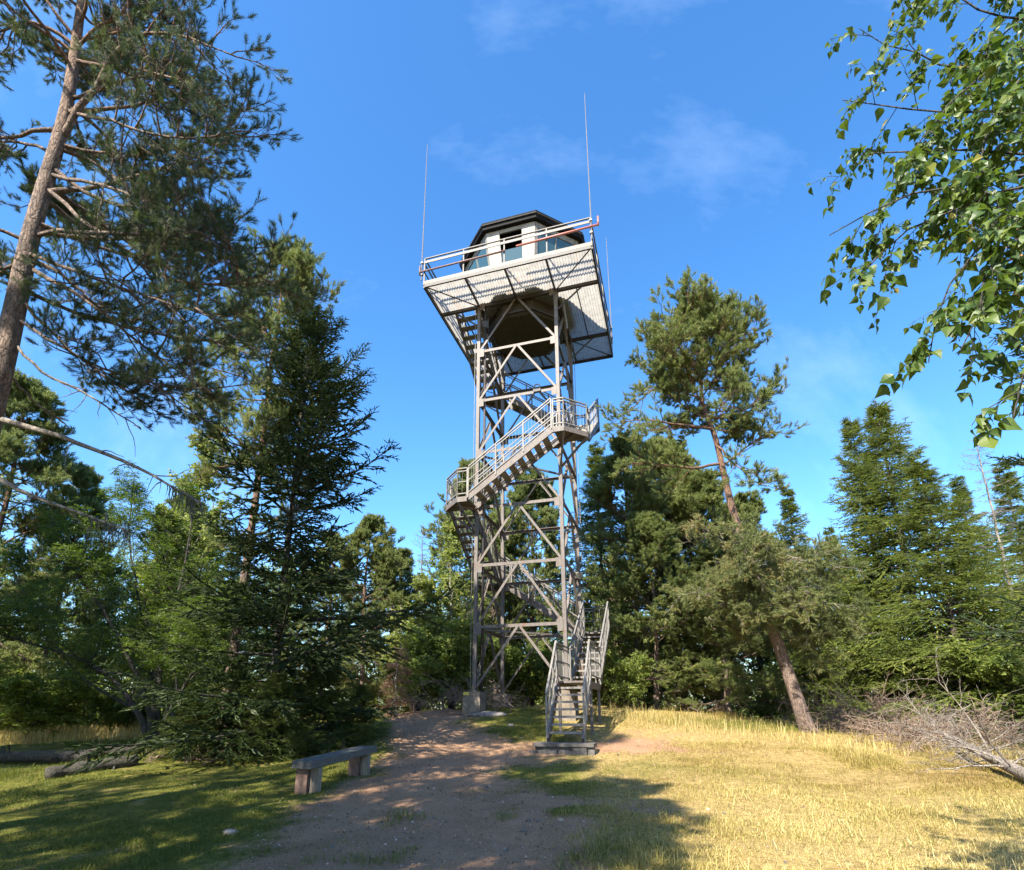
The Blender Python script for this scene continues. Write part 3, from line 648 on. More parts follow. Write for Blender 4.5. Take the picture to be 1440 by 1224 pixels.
for s in (-1, 1):
    mb.bar((s*(D+.012), -D-.03, ZD+.05), (s*(D+.012), D+.03, ZD+.05), .025, .15); mb.bar((-D, s*(D+.016), ZD+.05), (D, s*(D+.016), ZD+.05), .025, .146)
tb(mb, 'deck_edge', 'steel', deck)
mb = MB()
for q in range(4):
    for x in (-D, -1.5, 0, 1.5): mb.bar(rotq((x, -D, ZD-.04), q), rotq((x, -D, ZD+1.10), q), .042, .042, up=(0, 1, 0))
    mb.bar(rotq((-D, -D, ZD+1.11), q), rotq((D, -D, ZD+1.11), q), .05, .03); mb.bar(rotq((-D, -D-.03, ZD+.93), q), rotq((D, -D-.03, ZD+.93), q), .022, .10)
    if q: mb.bar(rotq((-D, -D, ZD+.52), q), rotq((D, -D, ZD+.52), q), .035, .035)
tb(mb, 'deck_railing', 'rail', deck)
mb = MB(); y = -D-.06; mb.tube([(-3.16, y, ZD+.52), (.05, y, ZD+.56)], .032, 8); mb.tube([(-3.16, y, ZD+.40), (-3.16, y, ZD+.78)], .03, 8); tb(mb, 'rail_pipe', 'rusty_pipe', deck, True)
mb = MB(); mb.tube([(.45, y-.01, ZD+.62), (3.25, y-.01, ZD+.69)], .036, 8); mb.tube([(3.25, y-.01, ZD+.66), (3.25, y-.01, ZD+1.02)], .032, 8); tb(mb, 'rail_pipe', 'red', deck, True)
# antennas
for x, y, z0, z1 in ((-3.12, -3.0, ZD+.2, 22.75), (3.02, -3.05, ZD+.2, 22.8), (3.06, 2.5, ZD+.2, 21.9)):
    mb = MB(); mb.tube([(x, y, z0), (x, y, z0+2.6), (x, y, z1)], [.024, .018, .010], 6); mb.box((x*.996, y, z0+.25), (.09, .09, .06)); mb.box((x*.996, y, z0+.75), (.09, .09, .06)); tb(mb, 'antenna', 'aerial')

# ---- octagonal cabin with outward leaning windows
def octo(ap, z, rot=0): 
    c = ap/math.cos(PI/8); return [(c*math.cos(-PI/2-PI/8+i*PI/4), c*math.sin(-PI/2-PI/8+i*PI/4), z) for i in range(8)]
cabin = MB(); cab2 = MB()
A0, A1, Z0, Z1 = 1.84, 2.28, ZD+.06, 18.60
lo, mid_, hi = octo(A0, Z0), octo(A0+.12, ZD+.75), octo(A1, Z1)
lerp = lambda a, b, t: tuple(np.array(a)*(1-t)+np.array(b)*t)
S = lambda i, t: lerp(lo[i], hi[i], t)
V_, F_ = [], []
def panel(mb, a, b, c, d, th=.07):
    a, b, c, d = map(np.array, (a, b, c, d)); n = np.cross(b-a, d-a); n = n/np.linalg.norm(n)*th
    mb.poly([a, b, c, d, a-n, b-n, c-n, d-n], [(0, 1, 2, 3), (7, 6, 5, 4), (0, 4, 5, 1), (1, 5, 6, 2), (2, 6, 7, 3), (3, 7, 4, 0)])
W_ = []
for i in range(8):
    j = (i+1) % 8
    P = lambda u, t: lerp(S(i, t), S(j, t), u)
    front = i == 0
    if front:                                                       # the facet with the door opening between two white piers
        panel(cabin, P(.004, 0), P(.27, 0), P(.27, .985), P(.004, .985)); panel(cabin, P(.73, 0), P(.996, 0), P(.996, .985), P(.73, .985)); panel(cabin, P(.272, .93), P(.728, .93), P(.728, .985), P(.272, .985))
        W_.append(('door', [P(.275, .02), P(.725, .02), P(.725, .46), P(.275, .46)], .12)); W_.append(('window', [P(.275, .465), P(.725, .465), P(.725, .66), P(.275, .66)], .12))
    else:
        panel(cab2, P(.004, 0), P(.996, 0), P(.996, .16), P(.004, .16)); panel(cab2, P(.004, .165), P(.07, .165), P(.07, .985), P(.004, .985)); panel(cab2, P(.93, .165), P(.996, .165), P(.996, .985), P(.93, .985))
        panel(cab2, P(.074, .90), P(.926, .90), P(.926, .985), P(.074, .985)); panel(cab2, P(.49, .169), P(.51, .169), P(.51, .896), P(.49, .896)); W_.append(('window', [P(.074, .169), P(.926, .169), P(.926, .896), P(.074, .896)], .05))
cab = tb(cabin, 'cabin', 'white'); tb(cab2, 'wall', 'wallgrey', cab)
for nm, qd, inset in W_:
    a, b, c, d = map(np.array, qd); n = np.cross(b-a, d-a); n /= np.linalg.norm(n); mb = MB(); e = n*inset*.5
    panel(mb, a-e, b-e, c-e, d-e, .012); w = tb(mb, nm, 'white' if nm == 'door' else 'glass', cab)
mb = MB(); f0 = octo(A0-.09, Z0+.01); mb.poly(f0, [list(range(8))]); tb(mb, 'cabin_floor', 'drum', cab)
mb = MB(); zr = 18.58; r0_, r1_, r2_, r3_ = octo(A1-.2, zr+.01), octo(2.43, zr), octo(2.47, zr+.27), octo(.25, zr+.75)
V_ = r0_+r1_+r2_+r3_; F_ = [list(range(8))[::-1]]
for a in (0, 8, 16): F_ += [[a+i, a+(i+1) % 8, a+8+(i+1) % 8, a+8+i] for i in range(8)]
F_.append(list(range(24, 32))); mb.poly(V_, F_); roof = tb(mb, 'roof', 'roof', cab)
mb = MB(); a_, b_, c_, d_ = octo(2.47, zr+.13), octo(2.47, zr+.17), octo(2.50, zr+.17), octo(2.50, zr+.13)
mb.poly(a_+b_+c_+d_, [[i, (i+1) % 8, 8+(i+1) % 8, 8+i] for i in range(8)]+[[16+i, 16+(i+1) % 8, 24+(i+1) % 8, 24+i] for i in range(8)]+[[8+i, 8+(i+1) % 8, 16+(i+1) % 8, 16+i] for i in range(8)]+[[24+i, 24+(i+1) % 8, (i+1) % 8, i] for i in range(8)])
tb(mb, 'gutter', 'fascia', cab)
mb = MB(); mb.tube([(-1.35, -1.3, zr+.3), (-1.35, -1.3, zr+.62)], .09, 8); mb.tube([(-1.35, -1.3, zr+.62), (-1.35, -1.3, zr+.66)], .15, 8); tb(mb, 'roof_vent', 'roof', cab)
mb = MB(); mb.tube([(-.62, -2.0, 18.15), (-.62, -2.08, 18.15)], .08, 10); mb.bar((-.62, -2.0, 18.1), (-.55, -1.95, 17.5), .03, .03, up=(0, 1, 0)); tb(mb, 'lamp', 'steel_dark', cab)
# the drum that hangs under the cabin, inside the legs
mb = MB(); t0, t1, t2 = octo(1.36, ZD-.14), octo(1.34, 15.62), octo(1.26, 15.55)
mb.poly(t0+t1+t2, [[a+i, a+8+i, a+8+(i+1) % 8, a+(i+1) % 8] for a in (0, 8) for i in range(8)]+[list(range(16, 24))[::-1]]); mb.bar((0, -1.25, 15.53), (0, 1.25, 15.53), .07, .05); tb(mb, 'cabin_base', 'drum', cab)
mb = MB(); rim = octo(1.385, 15.66)
for i in range(8): mb.bar(rim[i], rim[(i+1) % 8], .035, .07)
tb(mb, 'base_rim', 'steel_dark', cab)
mb = MB(); mb.tube([(-1.12, -1.46, 15.2), (-1.12, -1.72, 15.12)], [.06, .12], 10); mb.bar((-1.12, -1.4, 15.2), (-1.12, -1.4, 15.62), .04, .04, up=(0, 1, 0)); tb(mb, 'floodlight', 'steel_dark')
mb = MB(); mb.tube([(1.66, -1.2, 15.95), (1.72, -.8, 15.1), (1.72, -.8, 14.95)], .035, 6); tb(mb, 'drain_pipe', 'galv')
mb = MB(); mb.tube([(1.62, .2, L0+PH-.1), (1.70, .05, L0+PH-.2)], [.07, .12], 10); mb.bar((1.5, .3, L0+PH), (1.66, .1, L0+PH-.1), .03, .03); tb(mb, 'lamp', 'galv')

# ---- concrete and rubble step in front of the entrance stair
c = tloc(2.0, -5.0, 0); mb = MB(); r = np.random.default_rng(3)
step = MB(); step.bar(tloc(1.36, -5.0, .79), tloc(2.74, -5.0, .79), .52, .07); so = step.build('step_slab', M['slab']); tag(so, 'grey stone doorstep slab on rubble at the foot of the tower stair', 'step')
for i in range(9):
    x = 1.36+i*.165; a = tloc(x, -5.20+r.uniform(-.02, .02), .62+r.uniform(-.03, .03)); sz = (r.uniform(.14, .17), r.uniform(.10, .16), r.uniform(.12, .2))
    mb.box(a, sz, -PHI+r.uniform(-.2, .2))
mb.bar(tloc(1.40, -4.98, .60), tloc(2.70, -4.98, .60), .40, .30); st = mb.build('rubble_base', M['slab'], so)

# ---- bench
n_ = ground_at(440, 1112); f_ = np.array([-2.62, 10.9, 0])
bx0 = np.array([-3.24, 8.95]); bx1 = np.array([-2.76, 11.0]); bd = bx1-bx0; bl = np.linalg.norm(bd); ang = math.atan2(bd[1], bd[0])
b0z, b1z = G(*bx0), G(*bx1)
bench = tag(empty('bench', (*((bx0+bx1)/2), (b0z+b1z)/2)), 'weathered grey plank bench on two stubby peeling legs beside the path', 'bench')
BO = (*((bx0+bx1)/2), (b0z+b1z)/2); top0, top1 = b0z+.44, b1z+.40
mb = MB(); e = bd/bl
for k, (w, o_) in enumerate(((.19, -.10), (.18, .095))):
    side = np.array([e[1], -e[0]])*o_
    mb.bar((*(bx0-e*.06*k+side), top0), (*(bx1+e*.05*(1-k)+side), top1+.004*k), w, .11)
mb.build('seat', M['plank'], bench, off=BO)
for t in (.10, .86):
    p = bx0+bd*t; z = top0+(top1-top0)*t-.06; g = G(*p)-.08; mb = MB(); mb.box((*(p-np.array([e[1], -e[0]])*.07), (z+g)/2), (.22, .20, z-g), ang); leg = mb.build('leg', M['oldred'], bench, off=BO)
    mb = MB(); mb.box((*(p+np.array([e[1], -e[0]])*.115), (z+g)/2-.004), (.10, .14, z-g-.01), ang); mb.build('leg_post', M['timber'], leg, off=BO)
# ================================================================== trees and plants
def spot(px, py, Y):
    """ground point and height of an upright tree whose top is seen at the pixel, Y metres away"""
    P = at(px, py, Y); g = G(P[0], Y); return (float(P[0]), float(Y), g-.05), float(P[2]-g+.05)
def plant(proto, hnat, px, py, Y, label, cat='tree', rz=0., group=None, sx=1.0):
    loc, h = spot(px, py, Y); o = dup(proto); o.location = loc; s = h/hnat; o.scale = (s*sx, s*sx, s); o.rotation_euler = (0, 0, rz)
    return tag(o, label, cat, group)
def first(proto, hnat, px, py, Y, label, cat='tree', rz=0., sx=1.0):
    loc, h = spot(px, py, Y); proto.location = loc; s = h/hnat; proto.scale = (s*sx, s*sx, s); proto.rotation_euler = (0, 0, rz); return tag(proto, label, cat)

# ---- the big pine at the left edge
Yp = 6.5
tp = [at(*p, Yp) for p in ((20, 450), (45, 330), (80, 215), (98, 160), (110, 80), (126, -40), (140, -160))]
sl = (tp[2]-tp[0])/(tp[2][2]-tp[0][2]); gb = G(tp[0][0], Yp); base = tp[0]-sl*(tp[0][2]-gb+.3)
root = tree_root('pine_tree', (base[0], Yp, gb), 'tall old Scots pine with a thick bare lower trunk at the left edge', group=None)
B0 = np.array([base[0], Yp, gb])
T_ = trunk_curve([base-B0]+[p-B0 for p in tp], 40)
def limb(*pts): return np.array([at(a, b, c)-B0 for a, b, c in pts])
ex = [(limb((96, 185, 6.5), (125, 140, 6.4), (155, 95, 6.25), (175, 45, 6.1), (215, 36, 6.0), (270, 45, 5.9), (335, 75, 5.8)), .055),
      (limb((60, 325, 6.5), (110, 318, 6.3), (180, 325, 6.1), (260, 330, 5.9), (352, 350, 5.7)), .035),
      (limb((52, 375, 6.5), (110, 405, 6.4), (160, 445, 6.3), (240, 515, 6.2), (300, 550, 6.1)), .035),
      (limb((84, 235, 6.5), (150, 285, 6.6), (230, 300, 6.8), (320, 330, 7.0)), .035),
      (limb((96, 200, 6.5), (180, 215, 6.7), (270, 225, 6.9)), .03),
      (limb((28, 410, 6.5), (80, 470, 6.5), (140, 520, 6.6), (200, 560, 6.8)), .028),
      (limb((70, 260, 6.5), (150, 330, 6.2), (230, 390, 6.0), (330, 410, 5.8), (385, 380, 5.7)), .034),
      (limb((104, 150, 6.5), (180, 150, 6.8), (250, 130, 7.0), (310, 190, 7.1)), .034),
      (limb((110, 80, 6.5), (190, 90, 6.2), (270, 110, 6.0), (330, 150, 5.9)), .032),
      (limb((45, 335, 6.5), (10, 320, 6.4), (-40, 300, 6.2), (-110, 320, 6.0)), .03),
      (limb((30, 400, 6.5), (120, 440, 7.2), (230, 470, 7.8), (340, 480, 8.2)), .032),
      (limb((40, 350, 6.5), (130, 385, 6.0), (230, 420, 5.6), (320, 450, 5.4)), .03), (limb((62, 310, 6.5), (160, 350, 7.0), (260, 375, 7.3), (360, 400, 7.5)), .03), (limb((75, 240, 6.5), (170, 260, 6.0), (250, 300, 5.8), (330, 350, 5.6)), .03), (limb((22, 440, 6.5), (110, 500, 6.3), (190, 530, 6.2), (280, 545, 6.1)), .026), (limb((100, 150, 6.5), (190, 175, 6.0), (270, 200, 5.8), (345, 180, 5.7)), .03),
      (limb((112, 60, 6.5), (60, 20, 6.3), (10, 40, 6.2), (-60, 60, 6.0)), .034),
      (limb((90, 215, 6.5), (40, 190, 6.8), (-20, 200, 7.0), (-80, 240, 7.2)), .03)]
pine(root, 11, T_, .205, .48, 50, 3.1, ('pine_bark', 'near_pine_needles'), (34, .085, .060, .0062), 19, 8, 3, extra=ex, l2=.32, bare=.34, tint0=.40, l3=(.06, .20), t0=.55, nang=1.25, avoid=lambda az, g: (np.sin(az) < -.35) & (g < .42), droop=-.06, upper_lift=.09)
wood = MB(); r = np.random.default_rng(5); bl_ = [limb((6, 585, 6.5), (60, 600, 6.35), (125, 622, 6.2), (165, 640, 6.1), (220, 665, 6.0), (285, 705, 5.9)), limb((-8, 662, 6.5), (40, 690, 6.4), (100, 712, 6.3), (180, 742, 6.2)),
       limb((18, 470, 6.5), (60, 520, 6.6), (120, 545, 6.8), (200, 600, 7.0)), limb((12, 520, 6.5), (50, 560, 7), (90, 590, 7.5))]
Pb = np.stack([trunk_curve(b, 14, r, .015) for b in bl_]); tubes_tint(wood, Pb, [.042, .034, .022, .02], .008, 7)
p, d, i, t = kidsof(r, Pb, 9, .35, 1., .8, .6, .15); Pk = grow(r, p, d, r.uniform(.15, .6, len(p)), 5, .2, -.08); tubes_tint(wood, Pk, np.full(len(p), .009), .003, 4)
wood.build('dead_limbs', M['grey_wood'], root, True)
# beard lichen hanging from its dead limbs
for li, (mu, sd_) in enumerate(((.93, .06), (.9, .07))):
    lc = MB(); q, tg = sample(np.repeat(Pb[li][None], 70, 0), np.clip(r.normal(mu, sd_, 70), 0, 1))
    Ph = grow(r, q+r.normal(0, .02, q.shape), np.tile([[0, 0, -1.]], (70, 1))+r.normal(0, .2, (70, 3)), r.uniform(.08, .34, 70), 5, .12, -.2); lc.tubes(Ph, np.linspace(.006, .0015, 5)[None]*np.ones((70, 1)), 3, r.uniform(0, 1, 70)); lc.build('beard_lichen', M['lichen'], root)

# ---- second pine, behind, with a reddish trunk and a sunlit crown
Y2 = 14.0; q = [at(a, b, Y2) for a, b in ((348, 780), (362, 690), (374, 600), (384, 500), (396, 440), (402, 372))]; g = G(q[0][0], Y2); B0 = np.array([q[0][0]-.1, Y2, g])
root = tree_root('pine_tree', tuple(B0), 'Scots pine with reddish upper trunk rising behind the dark spruce')
pine(root, 21, trunk_curve([(0, 0, -.2)]+[p-B0 for p in q], 30), .135, .42, 46, 2.0, ('pine_bark_red', 'pine_needles'), (22, .14, .080, .0135), 11, 7, 4, l2=.36, bare=.25, tint0=.66, prof=lambda g: .75+.5*np.sin(np.clip(g, 0, 1)*PI)*(g < .9)-.25*g)

# ---- dark spruce in the left middle
loc, h = spot(443, 436, 13.0)
spr_dark = tree_root('spruce_tree', loc, 'dark shaded spruce with long upswept branches left of the path')
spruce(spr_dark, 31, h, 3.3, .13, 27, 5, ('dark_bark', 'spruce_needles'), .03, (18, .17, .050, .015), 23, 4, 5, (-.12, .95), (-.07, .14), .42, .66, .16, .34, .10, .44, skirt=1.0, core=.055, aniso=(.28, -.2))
HD = h

# ---- rowan, many stems
Y4 = 14.6; B0 = np.array(ground_at(215, 1046)); Y4 = B0[1]; Lb = lambda *pts: [np.array([0, 0, -.1])]+[at(a, b, Y4+c)-B0 for a, b, c in pts]
root = tree_root('rowan_tree', tuple(B0), 'spreading rowan with thin dark stems left of the dark spruce')
broadleaf(root, 41, [(Lb((190, 985, 0), (135, 930, -.2), (60, 905, -.4), (-20, 880, -.6)), .10), (Lb((222, 960, .2), (235, 880, .3), (262, 790, .4), (275, 690, .5)), .085), (Lb((205, 975, -.3), (160, 880, -.6), (110, 800, -.9), (70, 720, -1.2)), .07),
                     (Lb((215, 960, .5), (200, 860, .9), (180, 760, 1.2), (190, 665, 1.5)), .065), (Lb((240, 985, -.5), (300, 900, -1.2), (330, 830, -1.6)), .055), (Lb((195, 990, .6), (120, 960, 1.2), (40, 850, 1.8), (10, 770, 2)), .06)],
          ('dark_bark', 'rowan_leaf'), 15, 2.3, 8, 5, 3, .07, .36, .42, .46, (.2, .9), .55, .22, pinnate=8)

# ---- leaning pine on the right
B0 = ground_at(1133, 1033); Y5 = B0[1]
q = [at(a, b, Y5+c) for a, b, c in ((1112, 965, 0), (1085, 885, -.1), (1068, 835, -.1), (1047, 770, -.1), (1030, 720, 0), (1016, 655, 0), (1006, 610, .1), (988, 572, .1), (988, 520, .2), (996, 455, .2))]
root = tree_root('pine_tree', tuple(B0), 'Scots pine with a crooked trunk leaning left on the right side of the clearing')
T5 = trunk_curve([(0.08, 0, -.25)]+[p-B0 for p in q], 40); lf = lambda *pts: np.array([at(a, b, Y5+c)-B0 for a, b, c in pts])
ex = [(lf((1003, 606, 0), (960, 600, -.3), (915, 590, -.5), (864, 598, -.7)), .05), (lf((1012, 655, 0), (975, 663, -.2), (935, 655, -.4), (885, 652, -.5)), .05), (lf((1000, 590, 0), (1040, 590, .3), (1070, 560, .5), (1094, 540, .7)), .05), (lf((1014, 660, 0), (1040, 640, .5), (1080, 610, .8), (1092, 610, 1.)), .04),
      (lf((992, 540, 0), (950, 530, .3), (905, 560, .5), (880, 590, .6)), .045), (lf((1010, 630, 0), (1030, 650, -.5), (1060, 680, -1), (1090, 690, -1.2)), .035)]
pine(root, 52, T5, .19, .70, 46, 2.35, ('pine_bark_red', 'pine_needles'), (22, .14, .080, .0135), 12, 7, 5, extra=ex, l2=.36, bare=.28, tint0=.66, droop=.0, upper_lift=.10, prof=lambda g: np.interp(g, [0, .15, .35, .55, .7, .85, 1], [.75, .95, 1.1, .95, .85, .7, .35]))
# the dry lower boughs hanging round its trunk
r = np.random.default_rng(6); wood = MB(); fol = MB(); n = 26; p, tn = sample(np.repeat(T5[None], n, 0), r.uniform(.22, .40, n)); az = r.uniform(PI, 2*PI, n)+r.normal(0, .5, n); P1 = grow(r, p, np.stack([np.cos(az), np.sin(az)*.9, r.normal(.05, .2, n)], 1), r.uniform(1.0, 2.6, n), 8, .16, -.06, -.02); tubes_tint(wood, P1, np.full(n, .024), .005, 5)
p2, d2, i2, t2 = kidsof(r, P1, 12, .2, 1, .8, .7); P2 = grow(r, p2, d2, r.uniform(.35, 1.0, len(p2)), 6, .18, -.02); tubes_tint(wood, P2, np.full(len(p2), .010), .003, 4)
p3, d3, i3, t3 = kidsof(r, P2, 7, .2, 1, .8, .8); P3 = grow(r, p3, d3, r.uniform(.08, .28, len(p3)), 4, .18, .02); tubes_tint(wood, P3, np.full(len(p3), .004), .002, 3)
T = [shoot_template(r, 20, .16, .085, .0135, 1.0) for _ in range(4)]; pos = []; ax = []
for k in range(5): a, b = sample(P3, r.uniform(.55, 1, len(P3))); pos.append(a); ax.append(b+r.normal(0, .4, b.shape))
pos = np.concatenate(pos); ax = np.concatenate(ax); place_shoots(r, fol, pos, ax, r.uniform(.7, 1.2, len(pos)), T, np.clip(.42+np.tile(r.normal(0, .2, len(P2))[i3], 5)+r.normal(0, .15, len(pos)), 0, 1))
wood.build('low_limbs', M['grey_wood'], root, True); fol.build('low_crown', M['pine_dry'], root)

# ---- prototypes of the trees further back
pB = tree_root('pine_tree', (0, 0, 0), ''); HB = 12.0
pine(pB, 61, trunk_curve([(0, 0, -.2), (.1, 0, 4), (-.1, .1, 8), (.05, 0, HB)], 24), .15, .20, 64, 2.6, ('pine_bark_red', 'pine_needles'), (18, .17, .10, .021), 10, 7, 4, l2=.34, bare=.25, tint0=.68, prof=lambda g: np.interp(g, [0, .2, .5, .8, 1], [.9, 1.1, 1., .6, .2]))
pC = tree_root('pine_tree', (0, 0, 0), ''); HC = 12.0
pine(pC, 62, trunk_curve([(0, 0, -.2), (.2, .1, 4), (.3, .1, 8), (.1, 0, HC)], 24), .14, .08, 74, 2.4, ('pine_bark', 'pine_needles'), (18, .17, .10, .021), 10, 7, 4, l2=.36, bare=.18, tint0=.60, prof=lambda g: np.interp(g, [0, .15, .5, .85, 1], [1.0, 1.2, .95, .45, .12]))
sB = tree_root('spruce_tree', (0, 0, 0), ''); HS = 12.0
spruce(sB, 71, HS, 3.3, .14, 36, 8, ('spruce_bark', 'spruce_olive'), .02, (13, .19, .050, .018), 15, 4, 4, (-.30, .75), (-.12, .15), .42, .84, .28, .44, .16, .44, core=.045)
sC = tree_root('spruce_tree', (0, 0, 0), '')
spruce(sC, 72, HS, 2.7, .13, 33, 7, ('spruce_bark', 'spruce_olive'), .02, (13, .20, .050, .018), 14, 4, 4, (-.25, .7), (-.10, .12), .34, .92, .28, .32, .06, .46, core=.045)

# right-hand spruce group
first(sB, HS, 1232, 566, 20.0, 'tall full spruce with the highest top among the right spruces', rz=.4, sx=1.1)
plant(sB, HS, 1196, 588, 21.5, 'spruce with a blunt thin top on the left flank of the highest right spruce', rz=2.1, sx=.85)
plant(sB, HS, 1292, 652, 17.0, 'wide sunlit spruce with a skirt down to the ground behind the fallen branches', rz=3.6, sx=1.3)
plant(sC, HS, 1106, 686, 22.0, 'smaller cone-shaped spruce between the leaning pine and the tall right spruces', rz=1.)
plant(sC, HS, 1345, 672, 24.0, 'slim dark spruce just left of the bare grey dead tree', rz=4.)
plant(sC, HS, 1408, 652, 26.0, 'dark spruce behind the bare grey dead tree', rz=5.2, sx=1.1)
first(sC, HS, 1165, 742, 27.0, 'low dim spruce deep in the gap right of the leaning pine', rz=5.5)
plant(sB, HS, 1452, 700, 17.5, 'broad green spruce cut by the right edge behind the dead branches', rz=.9, sx=1.2)
# behind and right of the tower
first(pB, HB, 880, 632, 23.0, 'bushy pine standing just right of the tower', rz=.3)
plant(pB, HB, 936, 636, 25.0, 'rounded pine half hidden by the leaning pine crown', rz=2.6, sx=1.15)
plant(sC, HS, 838, 622, 26.5, 'dark pointed spruce seen directly beside the right tower legs', rz=2.)
first(pC, HC, 745, 664, 30.0, 'distant pine seen through the middle of the tower lattice', rz=.8)
plant(pC, HC, 985, 668, 23.5, 'low branched pine under the bare limb of the leaning pine', rz=3.3, sx=1.15)
plant(pC, HC, 1046, 700, 26.0, 'pine seen behind the bend of the leaning trunk', rz=1.7, sx=1.05)
plant(pC, HC, 905, 730, 21.5, 'thick young pine with boughs to the ground right of the stair', rz=5., sx=1.35)
plant(pC, HC, 1000, 770, 20.0, 'short pine thicket behind the foot of the leaning pine', rz=.2, sx=1.5)
plant(pC, HC, 700, 735, 29.0, 'far pine seen through the left side of the tower', rz=2.3)
plant(pB, HB, 668, 668, 34.0, 'far pine whose top shows left of the tower below the stair landing', rz=4.)
# left of the tower
plant(pB, HB, 522, 738, 24.0, 'sunlit round pine between the dark spruce and the tower', rz=1.2, sx=1.1)
plant(pC, HC, 562, 772, 27.0, 'pale green pine behind the bright birch left of the tower', rz=3., sx=1.1)
plant(pB, HB, 470, 760, 28.0, 'pine glimpsed through the right boughs of the dark spruce', rz=3.8)
# far left
plant(pB, HB, 40, 556, 20.0, 'pine behind the big left trunk with needles catching sun', rz=5.1, sx=1.1)
plant(sC, HS, 150, 760, 30.0, 'far spruce in the gap behind the rowan stems', rz=.6, sx=1.2)
plant(pC, HC, 265, 700, 26.0, 'pine behind the rowan crown and left of the reddish trunk', rz=1.1, sx=1.1)
plant(sC, HS, 330, 760, 22.0, 'shadowy spruce between the rowan and the dark spruce', rz=3.1, sx=1.3)
plant(sC, HS, 75, 800, 27.0, 'low far spruce near the left edge behind the meadow strip', rz=1.9, sx=1.3)
# young spruces along the edge of the shade
ys = tree_root('spruce_tree', (0, 0, 0), ''); HY = 2.6
spruce(ys, 33, HY, 1.45, .04, 16, 6, ('dark_bark', 'young_needles'), .03, (18, .15, .042, .0105), 16, 4, 4, (-.1, .8), (-.05, .10), .3, .7, .10, .40, .08, .42, core=.03)
_y = []
def young(px, py, Y, label, rz, sx):
    if not _y: first(ys, HY, px, py, Y, label, 'young spruce', rz, 1.); _y.append(1)
    else: plant(ys, HY, px, py, Y, label, 'young spruce', rz)
young(330, 925, 14.2, 'young spruce with boughs on the moss below the rowan', 1.0, 2.4)
young(275, 965, 12.8, 'small spruce beside the rowan foot', 2.2, 2.2)
young(455, 915, 13.4, 'young spruce under the dark spruce nearest the path', 3.4, 2.3)
young(390, 950, 12.6, 'low spruce clump in front of the dark spruce trunk', 4.5, 2.6)
young(505, 965, 14.5, 'small dark spruce right at the path edge beyond the bench', 5.2, 2.0)

# ---- broad-leaved trees and bushes
bd_ = tree_root('birch_tree', (0, 0, 0), ''); HBR = 8.0
broadleaf(bd_, 81, [([(0, 0, -.1), (.1, 0, 2.5), (-.1, .1, 5), (0, 0, HBR-.6)], .09), ([(.1, 0, -.1), (.5, .2, 2), (.8, .3, 4), (.9, .3, 6)], .06), ([(-.1, .1, -.1), (-.6, 0, 1.6), (-.9, -.1, 3.4), (-1., -.1, 5)], .05)],
          ('birch_bark', 'bright_leaf'), 28, 1.7, 9, 6, 6, .09, .75, .4, .66, (.1, .9), .4, .10)
first(bd_, HBR, 640, 716, 24.0, 'bright green birch just left of the tower', rz=.5)
plant(bd_, HBR, 592, 800, 22.5, 'lower light green birch bush between the dark spruce and the tower', 'tree', 2.6, None, 1.2)
plant(bd_, HBR, 300, 585, 19.0, 'pale leafy birch rising behind the rowan', rz=1.4, sx=.9)
plant(pB, HB, 120, 668, 23.0, 'airy pine behind the left part of the rowan', rz=4., sx=.9)
bs = tree_root('bush', (0, 0, 0), ''); HBU = 2.0
broadleaf(bs, 83, [([(0, 0, -.1), (.1*math.cos(a), .1*math.sin(a), .4), (.5*math.cos(a), .5*math.sin(a), 1.1), (.8*math.cos(a), .8*math.sin(a), HBU-.3)], .02) for a in np.arange(7)*.9], ('dark_bark', 'bright_leaf'), 10, .7, 6, 5, 6, .075, .6, .4, .42, (.0, .9), .3, .15, r1=.004)
first(bs, HBU, 878, 918, 19.5, 'leafy green bush on the crest right of the tower stair', 'bush')
plant(bs, HBU, 636, 880, 21.5, 'light green bush left of the nearest concrete pier', 'bush', 1.5, None, 1.3)
plant(bs, HBU, 590, 920, 20.5, 'low green bush at the crest right of the brown dead sapling', 'bush', 2.5, None, 1.3)
plant(bs, HBU, 745, 905, 22.5, 'shaded bush behind the tower under the lowest beam', 'bush', 3.5, None, 1.4)
plant(bs, HBU, 815, 930, 23.0, 'shaded bush behind the tower beside the entrance stair', 'bush', 4.5, None, 1.4)
plant(bs, HBU, 1428, 905, 15.5, 'fresh green bush at the right edge above the fallen tree', 'bush', 5.5, None, 1.2)
plant(bs, HBU, 60, 930, 19.0, 'dim leafy bush at the left edge behind the fallen logs', 'bush', .7, None, 1.6)
plant(bs, HBU, 190, 960, 21.0, 'low leafy bush beyond the meadow strip behind the rowan stems', 'bush', 2.9, None, 1.6)

# ---- dead trees and dead wood
root = tree_root('dead_tree', (0, 0, 0), 'bare grey dead spruce standing among the right spruces', 'dead tree'); loc, h = spot(1371, 616, 21.0); root.location = loc
spruce(root, 91, h, 1.5, .11, 22, 4, ('grey_wood', None), .25, per2=6, foliage=False, el=(-.3, .5), lift=(-.05, .05), expo=.5, l2=.3, ragged=.5)
dt = root; plant(dt, h, 596, 734, 30.0, 'thin reddish dead spruce top beyond the birch left of the tower', 'dead tree', 1., None, .9)
root = tree_root('dead_spruce', (0, 0, 0), 'rust brown dead spruce sapling at the left end of the crest', 'dead sapling'); loc, h = spot(562, 925, 18.5); root.location = loc
spruce(root, 92, h+.5, .55, .03, 12, 5, ('grey_wood', 'dead_leaf'), .02, (12, .14, .045, .012), 7, 2, 3, (-.4, .4), (-.1, .05), .3, .6, .3, .4)

